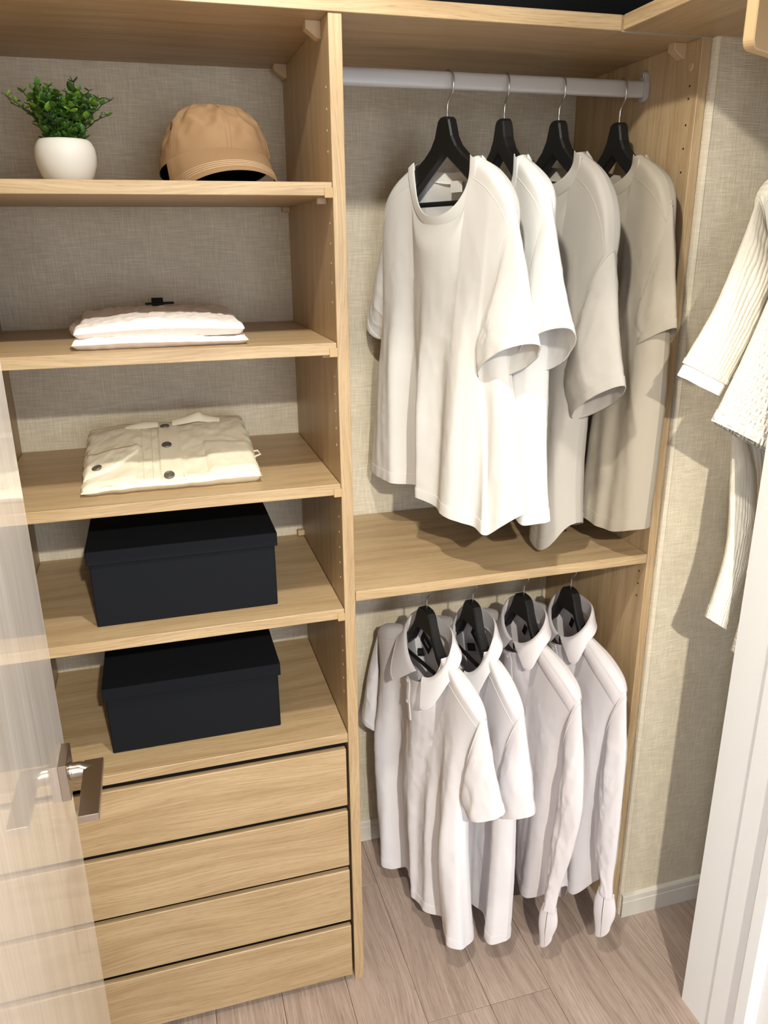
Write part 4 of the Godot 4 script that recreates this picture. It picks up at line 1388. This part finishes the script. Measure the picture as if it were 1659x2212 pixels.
func neck_tags(o: Node3D, at: Vector3, tab: Vector3, printed: bool) -> void:
	if not printed:
		var tb := MB.new()
		tb.box(Vector3(0.0012, 0.026, 0.014), at, 2, 0.0003, Vector2.ZERO, Basis(Vector3.RIGHT, 0.35))
		part("neck_label", tb, M.black_tape, o)
		return
	var turn := Basis(Vector3.RIGHT, 0.5)
	var lb := MB.new()
	lb.box(Vector3(0.0012, 0.033, 0.046), at, 2, 0.0003, Vector2.ZERO, turn)
	var e := part("neck_label", lb, M.black_tape, o)
	for w in [["H&M", 0.004, 0.0007], ["L", -0.014, 0.0004]]:
		var tx := TextMesh.new()
		tx.text = w[0]
		var fn := SystemFont.new()
		fn.font_names = PackedStringArray(["Droid Sans"])
		tx.font = fn
		tx.font_size = 16
		tx.pixel_size = w[2]
		tx.depth = 0.0002
		var t := part("print", tx, M.print_white if w[0] == "H&M" else M.print_gray, e, at + turn * Vector3(-0.0009, 0.001, w[1]))
		t.basis = turn * Basis(Vector3.UP, -PI / 2)
	var tilt := Basis(Vector3.RIGHT, -0.45)
	var sb := MB.new()
	sb.box(Vector3(0.0012, 0.019, 0.042), tab, 2, 0.0003, Vector2.ZERO, tilt)
	var e2 := part("size_tab", sb, M.black_tape, o)
	var lines := MB.new()
	for k in 5:
		lines.box(Vector3(0.0003, 0.009, 0.0014), tab + tilt * Vector3(-0.0008, 0, (k - 2) * 0.0052), 2, 0.0, Vector2.ZERO, tilt)
	part("print", lines, M.print_gray, e2)


# ---------------------------------------------------------------- knits at the right
func make_knits() -> void:
	var gh := "black hangers on the side rail"
	rail(Vector3(0.95, RAIL_Y, 0.014), 0.245, "short metal rail under the return board on the right", false)
	rail(Vector3(0.95, 1.57, 0.014), 0.245, "short lower metal rail behind the cream knits", false)
	var rows := [
		["cream ribbed knit top with a smooth white cuff, at the right edge", 0.95, 1.882, 0.07, "cream_rib", 0.0],
		["cream basket-weave knit top in front of the ribbed one", 0.95, 1.882, 0.165, "cream_weave", 1.0],
		["cream ribbed long sleeve knit hanging lowest at the right edge", 0.95, 1.51, 0.07, "cream_rib", 2.0],
		["cream wrinkled-weave knit partly behind the white jamb", 0.95, 1.51, 0.165, "cream_weave", 3.0]]
	for r in rows:
		var at := Vector3(r[1], r[2], r[3])
		hanger(at, PI / 2, "black hanger inside the " + ["ribbed knit top with the white cuff", "basket-weave knit top at the right", "lowest ribbed knit at the right", "wrinkled-weave knit by the white jamb"][int(r[5])], false, gh)
		var rib: bool = r[4] == "cream_rib"
		var low: bool = r[5] > 1.5
		var hw := 0.19
		var hy := -0.48 if rib else -0.56
		if low:
			hy = -0.55 if rib else -0.62
			hw = 0.07
		var c := {
			"mat": M[r[4]], "seed": 100.0 + r[5] * 9.0, "neck": [0.075, -0.072, 0.08, 0.02], "neck_w": 0.018, "band": 0.018, "thick": 0.022, "uvs": 5.0, "slv_u": 4.0, "slv_v": 4.5,
			"cuff_mat": M.cream_smooth if rib and not low else M[r[4]], "cuff": 0.085,
			"left_sh": [Vector3(-0.19, -0.155, 0), Vector3(-0.17, -0.125, 0), Vector3(-0.13, -0.095, 0), Vector3(-0.075, -0.072, 0)],
			"right_sh": [Vector3(0.19, -0.155, 0), Vector3(0.17, -0.125, 0), Vector3(0.13, -0.095, 0), Vector3(0.075, -0.072, 0)],
			"left": [Vector3(-0.19, -0.155, 0), Vector3(-0.17 if not low else -0.12, -0.3, 0), Vector3(-hw, hy, 0)],
			"right": [Vector3(0.19, -0.155, 0), Vector3(0.17, -0.3, 0), Vector3(hw, hy, 0)],
			"hem": [Vector3(-hw, hy, 0), Vector3(-0.06, hy - 0.01, 0.01), Vector3(0.06, hy - 0.01, 0.015), Vector3(hw, hy, 0)],
			"hem_b": [Vector3(-hw, hy, 0), Vector3(-0.06, hy - 0.01, -0.02), Vector3(0.06, hy - 0.01, -0.02), Vector3(hw, hy, 0)],
			"slv": [[], [[Vector3(0.185, -0.145, 0), Vector3(0.165, -0.28, 0.0), 0.016], [Vector3(0.21, -0.35, 0.0), Vector3(0.16, -0.4, 0.0), 0.02]]],
		}
		knit_shape(int(r[5]), c)
		garment("knit_top", r[0], "knitwear", at, PI / 2, "", c)


# left sleeves, towards the viewer
func knit_shape(k: int, c: Dictionary) -> void:
	var right: Array = c.slv[1]
	if k == 0:
		c.slv = [[[Vector3(-0.185, -0.145, 0.0), Vector3(-0.165, -0.28, 0.0), 0.016], [Vector3(-0.255, -0.22, 0.06), Vector3(-0.165, -0.30, 0.05), 0.026], [Vector3(-0.335, -0.33, 0.11), Vector3(-0.232, -0.39, 0.09), 0.028], [Vector3(-0.402, -0.425, 0.128), Vector3(-0.292, -0.472, 0.108), 0.026, -0.004]], right]
		c.cuff = 0.03
		c.under = 0.024
	elif k == 1:
		c.slv = [[[Vector3(-0.185, -0.145, 0.0), Vector3(-0.16, -0.30, 0.0), 0.016], [Vector3(-0.225, -0.27, 0.03), Vector3(-0.13, -0.37, 0.03), 0.026], [Vector3(-0.290, -0.42, 0.045), Vector3(-0.13, -0.50, 0.045), 0.030], [Vector3(-0.342, -0.528, 0.05), Vector3(-0.16, -0.62, 0.05), 0.030]], right]
		c.cuff = 0.055
	elif k == 2:
		c.slv = [[[Vector3(-0.185, -0.145, 0.0), Vector3(-0.15, -0.26, 0.0), 0.016], [Vector3(-0.215, -0.27, 0.06), Vector3(-0.145, -0.30, 0.05), 0.022], [Vector3(-0.240, -0.42, 0.11), Vector3(-0.180, -0.46, 0.10), 0.022], [Vector3(-0.282, -0.560, 0.13), Vector3(-0.228, -0.595, 0.12), 0.020]], right]
		c.cuff = 0.06
	else:
		c.slv = [[[Vector3(-0.185, -0.145, 0.0), Vector3(-0.15, -0.26, 0.0), 0.016], [Vector3(-0.165, -0.32, 0.02), Vector3(-0.09, -0.36, 0.02), 0.022], [Vector3(-0.18, -0.48, 0.03), Vector3(-0.10, -0.54, 0.03), 0.022], [Vector3(-0.206, -0.65, 0.03), Vector3(-0.13, -0.70, 0.03), 0.022]], right]
		c.cuff = 0.0


# ---------------------------------------------------------------- boxes and folded clothes
func storage_box(at: Vector3, w: float, h: float, d: float, lid_h: float, label: String) -> void:
	var o := thing("storage_box", label, "box", at, 0.0, "black lidded boxes on the lower shelves")
	var b := MB.new()
	b.box(Vector3(w, h - 0.001, d), Vector3(0, (h - 0.001) / 2, -d / 2), 0, 0.002)
	part("box_body", b, M.black_card, o)
	var l := MB.new()
	var e := 0.005
	l.box(Vector3(w + 2 * e, 0.002, d + 2 * e), Vector3(0, h, -d / 2), 0, 0.0008)
	for s in [-1.0, 1.0]:
		l.box(Vector3(w + 2 * e, lid_h, 0.002), Vector3(0, h - lid_h / 2, -d / 2 + s * (d / 2 + e - 0.001)), 0, 0.0006)
		l.box(Vector3(0.002, lid_h, d + 2 * e), Vector3(s * (w / 2 + e - 0.001), h - lid_h / 2, -d / 2), 0, 0.0006)
	part("lid", l, M.black_card, o)


# soft folded block: outline by superellipse, top height given by a function of (p, q) in 0..1
func soft_slab(w: float, d: float, y0: float, h: Callable, sd: float, edge: float, rough := 1.0) -> MB:
	var mb := MB.new()
	var rows := []
	var nu := 72
	# top surface and rounded rim in one sheet, then the under side
	for j in 49:
		var q := j / 48.0
		var row := PackedVector3Array()
		for i in nu + 1:
			var p := i / float(nu)
			var ex := minf(minf(p, 1.0 - p) * w, minf(q, 1.0 - q) * d)
			var rim := clampf(ex / edge, 0.0, 1.0)
			var hh: float = h.call(p, q)
			var y := y0 + hh * (0.5 + 0.5 * sqrt(1.0 - (1.0 - rim) * (1.0 - rim)))
			y += rough * (0.0035 * wob.get_noise_2d(p * 9.0 + sd, q * 7.0) + 0.0018 * wob.get_noise_2d(p * 30.0 + sd, q * 22.0)) * smoothstep(0.0, 0.3, rim)
			var wx := 0.004 * wob.get_noise_2d(q * 9.0 + sd, 3.0) * (p - 0.5) * 2.0
			var wz := 0.004 * wob.get_noise_2d(p * 9.0 + sd, 8.0) * (q - 0.5) * 2.0
			row.append(Vector3((p - 0.5) * w + wx, y, (q - 0.5) * d + wz))
		rows.append(row)
	mb.grid(rows, Vector2(3, 3), false, true)
	var under := []
	for j in 25:
		var q := j / 24.0
		var row := PackedVector3Array()
		for i in nu + 1:
			var p := i / float(nu)
			var ex := minf(minf(p, 1.0 - p) * w, minf(q, 1.0 - q) * d)
			var rim := clampf(ex / edge, 0.0, 1.0)
			var hh: float = h.call(p, q)
			var wx := 0.004 * wob.get_noise_2d(q * 9.0 + sd, 3.0) * (p - 0.5) * 2.0
			var wz := 0.004 * wob.get_noise_2d(p * 9.0 + sd, 8.0) * (q - 0.5) * 2.0
			row.append(Vector3((p - 0.5) * w + wx, y0 + hh * (0.5 - 0.5 * sqrt(1.0 - (1.0 - rim) * (1.0 - rim))), (q - 0.5) * d + wz))
		under.append(row)
	mb.grid(under, Vector2(3, 3), false, false)
	return mb


func make_folded() -> void:
	storage_box(Vector3(-0.3165, SHELF_Y[3], -0.060), 0.343, 0.1535, 0.26, 0.026, "black lidded cardboard box on the higher of the two box shelves")
	storage_box(Vector3(-0.323, CHEST_Y, -0.070), 0.341, 0.1505, 0.26, 0.026, "black lidded cardboard box standing on the drawer chest")

	var y: float = SHELF_Y[1]
	var o := thing("folded_tee", "folded pale pinkish tee with a black neck tag on the second shelf", "tee", Vector3(-0.318, y, -0.175))
	part("lower_fold", soft_slab(0.292, 0.285, 0.0006, func(p, q): return 0.017 + 0.003 * sin(p * 5.0), 4.0, 0.011), M.blush_cotton, o)
	part("upper_fold", soft_slab(0.284, 0.272, 0.0165, func(p, q): return 0.0195 + 0.012 * sin(PI * p) * smoothstep(0.15, 0.7, 1.0 - absf(q - 0.62)) + 0.010 * smoothstep(0.45, 0.0, q), 14.0, 0.012), M.blush_cotton, o)
	part("sleeve_fold", soft_slab(0.06, 0.09, 0.001, func(p, q): return 0.024, 24.0, 0.012), M.blush_cotton, o, Vector3(-0.135, 0, -0.125))
	var tg := MB.new()
	tg.box(Vector3(0.055, 0.004, 0.010), Vector3(0, 0, 0), 0, 0.0008, Vector2.ZERO, Basis(Vector3.UP, 0.25))
	tg.box(Vector3(0.022, 0.004, 0.024), Vector3(-0.004, 0.003, -0.002), 0, 0.0008, Vector2.ZERO, Basis(Vector3.RIGHT, 0.5))
	part("neck_label", tg, M.black_tape, o, Vector3(0.004, 0.0575, -0.105))

	make_jacket()


func make_jacket() -> void:
	var y: float = SHELF_Y[2]
	var o := thing("folded_jacket", "folded cream twill jacket with dark metal buttons on the third shelf", "jacket", Vector3(-0.323, y, -0.205))
	var W := 0.325
	var Dp := 0.30
	var hf := func(p: float, q: float) -> float:
		return 0.024 + 0.046 * smoothstep(1.05, 0.12, q) + 0.003 * sin(p * 9.0) - 0.011 * smoothstep(0.45, 0.0, p)
	part("body", soft_slab(W, Dp, 0.0006, hf, 33.0, 0.013, 0.5), M.cream_twill, o)
	var surf := func(p: float, q: float) -> Vector3:
		var hh: float = hf.call(p, q)
		var ex := minf(minf(p, 1.0 - p) * W, minf(q, 1.0 - q) * Dp)
		var rim := clampf(ex / 0.013, 0.0, 1.0)
		var yy := 0.0006 + hh * (0.5 + 0.5 * sqrt(1.0 - (1.0 - rim) * (1.0 - rim)))
		yy += 0.5 * (0.0035 * wob.get_noise_2d(p * 9.0 + 33.0, q * 7.0) + 0.0018 * wob.get_noise_2d(p * 30.0 + 33.0, q * 22.0)) * smoothstep(0.0, 0.3, rim)
		return Vector3((p - 0.5) * W, yy, (q - 0.5) * Dp)
	# applied pieces follow that surface
	var patch := func(called: String, corners: Array, lift: float, mat: Material) -> MeshInstance3D:
		var mb := MB.new()
		var rows := []
		for j in 15:
			var b := j / 14.0
			var row := PackedVector3Array()
			for i in 15:
				var a := i / 14.0
				var pq: Vector2 = corners[0].lerp(corners[1], a).lerp(corners[3].lerp(corners[2], a), b)
				var p3: Vector3 = surf.call(pq.x, pq.y)
				var e := minf(minf(a, 1.0 - a), minf(b, 1.0 - b))
				p3.y += lift * smoothstep(-0.01, 0.05, e)
				row.append(p3)
			rows.append(row)
		mb.grid(rows, Vector2(2, 2), false, true)
		return part(called, mb, mat, o)
	patch.call("placket", [Vector2(0.435, 0.05), Vector2(0.565, 0.05), Vector2(0.575, 0.99), Vector2(0.43, 0.99)], 0.0032, M.cream_twill)
	patch.call("pocket", [Vector2(0.01, 0.52), Vector2(0.32, 0.50), Vector2(0.30, 0.985), Vector2(0.01, 0.985)], 0.003, M.cream_twill)
	patch.call("pocket", [Vector2(0.70, 0.50), Vector2(0.985, 0.58), Vector2(0.985, 0.985), Vector2(0.70, 0.985)], 0.0042, M.cream_twill)
	# flap with a curved lower edge over the left pocket
	var fb := MB.new()
	var frows := []
	for j in 15:
		var b := j / 14.0
		var row := PackedVector3Array()
		for i in 19:
			var a := i / 18.0
			var low := 0.86 - 0.30 * pow(a, 2.2)
			var p3: Vector3 = surf.call(lerpf(0.01, 0.33, a), lerpf(0.55 - 0.03 * a, low, b))
			p3.y += 0.0065 * smoothstep(-0.01, 0.05, minf(minf(a, 1.0 - a), minf(b, 1.0 - b))) + 0.0012
			row.append(p3)
		frows.append(row)
	fb.grid(frows, Vector2(2, 1), false, true)
	part("pocket_flap", fb, M.cream_twill, o)
	# seams
	for ln in [[Vector2(0.447, 0.06), Vector2(0.442, 0.98), 0.0030], [Vector2(0.555, 0.06), Vector2(0.563, 0.98), 0.0030], [Vector2(0.40, 0.1), Vector2(0.395, 0.97), 0.0006], [Vector2(0.34, 0.2), Vector2(0.345, 0.97), 0.0006], [Vector2(0.02, 0.60), Vector2(0.31, 0.57), 0.0058], [Vector2(0.72, 0.55), Vector2(0.97, 0.62), 0.0026]]:
		var st := MB.new()
		var path := PackedVector3Array()
		for k in 31:
			var pq: Vector2 = ln[0].lerp(ln[1], k / 30.0)
			var p3: Vector3 = surf.call(pq.x, pq.y)
			path.append(p3 + Vector3(0, ln[2], 0))
		st.tube(path, 0.0006, 4)
		part("stitching", st, M.cream_twill, o)
	# buttons: two on the placket top, one at its front, one on the flap
	for b in [[0.485, 0.22, 0.004], [0.485, 0.53, 0.004], [0.482, 0.955, 0.0035], [0.095, 0.76, 0.009]]:
		var p3: Vector3 = surf.call(b[0], b[1])
		var px: Vector3 = surf.call(b[0] + 0.02, b[1])
		var pz: Vector3 = surf.call(b[0], minf(b[1] + 0.03, 1.0))
		var nn := (pz - p3).cross(px - p3).normalized()
		var mb := MB.new()
		mb.lathe([[0.0, 0.0028], [0.003, 0.0026], [0.0036, 0.0018], [0.0062, 0.0018], [0.0070, 0.0030], [0.0088, 0.0028], [0.0098, 0.0012], [0.0096, 0.0]], 22)
		var bt := part("button", mb, M.bronze, o, p3 + nn * b[2])
		bt.basis = Basis(Quaternion(Vector3.UP, nn))
	# collar lying open at the back: upper edge, lower edge
	for side in [
			[[Vector3(-0.066, 0.067, -0.118), Vector3(-0.045, 0.072, -0.118), Vector3(-0.018, 0.071, -0.116)], [Vector3(-0.092, 0.059, -0.088), Vector3(-0.055, 0.063, -0.084), Vector3(-0.018, 0.066, -0.080)]],
			[[Vector3(0.010, 0.072, -0.116), Vector3(0.040, 0.078, -0.120), Vector3(0.069, 0.086, -0.122), Vector3(0.078, 0.079, -0.120), Vector3(0.112, 0.070, -0.112)], [Vector3(0.010, 0.067, -0.080), Vector3(0.035, 0.068, -0.086), Vector3(0.062, 0.070, -0.092), Vector3(0.080, 0.068, -0.090), Vector3(0.106, 0.066, -0.086)]]]:
		var mb := MB.new()
		for under in [false, true]:
			var rows := []
			for j in 9:
				var b := j / 8.0
				var row := PackedVector3Array()
				for i in 25:
					var a := i / 24.0
					var p3: Vector3 = curve(side[0], a).lerp(curve(side[1], a), b)
					p3.y += 0.004 + 0.005 * sin(PI * b) - (0.003 if under else 0.0) * sin(PI * b)
					row.append(p3)
				rows.append(row)
			mb.grid(rows, Vector2(2, 1), false, not under)
		part("collar", mb, M.cream_twill, o)
	var tab := MB.new()
	tab.tube(PackedVector3Array([Vector3(W / 2 - 0.008, 0.034, 0.04), Vector3(W / 2 + 0.006, 0.036, 0.045), Vector3(W / 2 + 0.010, 0.030, 0.052), Vector3(W / 2 - 0.004, 0.026, 0.054)]), 0.0022, 6)
	part("loop", tab, M.cream_twill, o)


# ---------------------------------------------------------------- cap
func make_cap() -> void:
	var o := thing("cap", "tan six-panel baseball cap with its brim to the front", "cap", Vector3(-0.195, SHELF_Y[0], -0.185), deg_to_rad(10.0))
	# crown: local z towards the brim
	var crown := func(a: float, q: float, grow: float) -> Vector3:
		# a round the head (0 = front), q from the rim up to the top
		var e := q * PI / 2
		var front := cos(a)
		var rx := 0.098 + grow
		var rz := 0.102 + grow
		var r := pow(maxf(cos(e), 0.0), 0.80)
		var rise := pow(sin(e), 0.95)
		var base := 0.028 + 0.026 * front
		var y := lerpf(base, 0.135 + grow, rise)
		# soft dents and seams
		var dent := 0.009 * wob.get_noise_3d(sin(a) * 2.4 + 4.0, q * 2.6, cos(a) * 2.4) * sin(PI * q)
		var seam := pow(absf(cos(a * 3.0)), 30.0) * 0.0010 * smoothstep(1.0, 0.9, q)
		return Vector3(sin(a) * (rx * r + dent - seam), y + dent * 0.5, front * (rz * r + dent - seam))
	for inside in [false, true]:
		var rows := []
		for j in 33:
			var row := PackedVector3Array()
			for k in 97:
				row.append(crown.call(TAU * k / 96 + PI, j / 32.0, -0.002 if inside else 0.0))
			rows.append(row)
		var mb := MB.new()
		mb.grid(rows, Vector2(6, 2), true, inside)
		part("lining" if inside else "crown", mb, M.cap_lining if inside else M.cap_twill, o)
	# stitched seams
	for k in 6:
		var a := TAU * k / 6
		for sgn in [-1.0, 1.0]:
			var path := PackedVector3Array()
			for j in 25:
				var q := 0.03 + 0.93 * j / 24.0
				path.append(crown.call(a + sgn * 0.035 / maxf(0.25, cos(q * PI / 2)), q, 0.0003))
			var st := MB.new()
			st.tube(path, 0.00045, 4)
			part("stitching", st, M.cap_twill, o)
	var bt := MB.new()
	bt.lathe([[0.0, 0.004], [0.005, 0.003], [0.007, 0.0], [0.007, -0.001]], 16)
	part("top_button", bt, M.cap_twill, o, Vector3(0, 0.1345, 0))
	# brim: starts along the crown's rim and curves down at its sides
	var brim := func(s: float, r: float) -> Vector3:
		var a := s * 1.25
		var inner: Vector3 = crown.call(a, 0.0, 0.0005)
		var ext := 0.066 * pow(maxf(0.0, cos(a * 1.1)), 0.5)
		var p := Vector3(inner.x * (1.0 + 0.10 * r * (1.0 - absf(s))), 0, inner.z + ext * r)
		p.y = inner.y - 0.031 * r - 0.022 * r * absf(s) * absf(s) - 0.006 * r * r
		return Vector3(p.x, maxf(p.y, 0.0012), p.z)
	var bm := MB.new()
	for side in [1.0, -1.0]:
		var rows := []
		for j in 17:
			var row := PackedVector3Array()
			for i in 65:
				var p: Vector3 = brim.call(-1.0 + 2.0 * i / 64.0, j / 16.0)
				p.y += 0.0016 * side * (1.0 if j < 16 else 0.55) + 0.002
				row.append(p)
			rows.append(row)
		bm.grid(rows, Vector2(4, 1.5), false, side > 0.0)
	var rim := []
	for e in [-1.0, 1.0]:
		var row := PackedVector3Array()
		for i in 65:
			var p: Vector3 = brim.call(-1.0 + 2.0 * i / 64.0, 1.0)
			p.y += 0.0016 * 0.55 * e + 0.002
			row.append(p)
		rim.append(row)
	bm.grid(rim, Vector2(4, 0.1), false, false)
	var b := part("brim", bm, M.cap_twill, o)
	for r in [0.66, 0.73, 0.80, 0.87]:
		var path := PackedVector3Array()
		for i in 49:
			var p: Vector3 = brim.call(-0.9 + 1.8 * i / 48.0, r)
			path.append(p + Vector3(0, 0.0039, 0))
		var st := MB.new()
		st.tube(path, 0.0005, 4)
		part("stitching", st, M.thread, b)


# ---------------------------------------------------------------- plant
func make_plant() -> void:
	var o := thing("potted_plant", "small bushy green plant in a round white pot on the top shelf", "plant", Vector3(-0.4425, SHELF_Y[0], -0.15))
	var pot := MB.new()
	pot.lathe([[0.0, 0.0], [0.030, 0.0], [0.0345, 0.003], [0.042, 0.016], [0.0472, 0.032], [0.0485, 0.046], [0.0470, 0.058], [0.0425, 0.067], [0.0385, 0.0705], [0.0365, 0.0695], [0.0370, 0.064], [0.040, 0.05], [0.0, 0.05]], 48)
	part("pot", pot, M.pot, o)
	var soil := MB.new()
	soil.lathe([[0.0, 0.064], [0.02, 0.0635], [0.0366, 0.061]], 24)
	part("soil", soil, M.soil, o)
	# three leaf shapes shared by all leaves
	var shapes := []
	for k in 3:
		var mb := MB.new()
		var rows := []
		for j in 5:
			var f := j / 4.0
			var wd: float = [0.0056, 0.0050, 0.0062][k] * pow(sin(PI * (0.08 + 0.90 * f)), 0.6)
			var row := PackedVector3Array()
			for i in 3:
				var s := i - 1.0
				row.append(Vector3(s * wd, 0.0016 * absf(s) + 0.003 * f * f * (k - 0.6), f * [0.0140, 0.0130, 0.0155][k]))
			rows.append(row)
		mb.grid(rows)
		shapes.append(mb.mesh())
	rng.seed = 77
	var count := 0
	var rest := MB.new()
	for k in 62:
		var az := rng.randf() * TAU
		var lean := rng.randf_range(0.0, 0.75) if k > 3 else rng.randf_range(1.0, 1.25)
		if k == 1 or k == 3:
			az = PI - 0.2 if k == 1 else PI + 0.4
		elif k == 0 or k == 2:
			az = 0.2 if k == 0 else -0.4
		var ln := rng.randf_range(0.062, 0.100) * (1.0 - 0.22 * lean if k > 3 else 0.95)
		if k == 1 or k == 3:
			ln = 0.094
		var dir := Vector3(cos(az), 0, sin(az))
		var p0 := dir * rng.randf_range(0.004, 0.026) + Vector3(0, 0.062, 0)
		var path := PackedVector3Array()
		for i in 8:
			var f := i / 7.0
			path.append(p0 + Vector3(0, ln * f * cos(lean * (0.45 + 0.25 * f)), 0) + dir * ln * f * sin(lean * (0.6 + 0.3 * f)) + Vector3(wob.get_noise_2d(k * 3.1, f * 2.0), 0, wob.get_noise_2d(k * 5.7, f * 2.0 + 9.0)) * 0.010 * f)
		var st := MB.new()
		st.tube(path, 0.0008, 5)
		var sp := part("stem", st, M.stem, o)
		for i in range(1, 8):
			var pairs := 3 if i == 7 else 2
			for e in pairs:
				count += 1
				var f := (i - 0.2) / 7.0
				var q: Vector3 = path[i - 1].lerp(path[i], 0.8)
				var yaw := az + i * 1.57 + e * PI + rng.randf_range(-0.5, 0.5)
				var sc := rng.randf_range(0.8, 1.15) * (0.7 if i == 7 or k < 4 else 1.0)
				var turn := Basis.from_euler(Vector3(-rng.randf_range(0.15, 0.9), yaw, rng.randf_range(-0.4, 0.4))).scaled(Vector3.ONE * sc)
				if count > 300 or (i < 3 and k > 3):
					for row in 4:
						for half in 2:
							var a := row * 3 + half
							var am: Array = shapes[k % 3].surface_get_arrays(0)
							var vs: PackedVector3Array = am[Mesh.ARRAY_VERTEX]
							rest.quad(turn * vs[a] + q, turn * vs[a + 1] + q, turn * vs[a + 4] + q, turn * vs[a + 3] + q, turn * Vector3.UP, [Vector2.ZERO, Vector2.ZERO, Vector2.ZERO, Vector2.ZERO])
					count -= 1 if i < 3 and k > 3 else 0
					continue
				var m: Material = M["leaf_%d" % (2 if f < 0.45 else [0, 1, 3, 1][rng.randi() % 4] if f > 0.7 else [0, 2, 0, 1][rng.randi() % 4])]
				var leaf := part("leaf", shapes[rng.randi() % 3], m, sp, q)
				leaf.basis = turn
	var fo := part("foliage", rest, M.leaf_0, o)
	fo.set_meta("kind", "stuff")


func _ready() -> void:
	rng.seed = 5
	wob = noise(404, 2)
	make_materials()
	plain("oak_plain", Color(0.705, 0.59, 0.425), 0.45)
	make_view()
	make_room()
	make_wardrobe()
	make_door()
	make_tees()
	make_shirts()
	make_knits()
	make_folded()
	make_cap()
	make_plant()
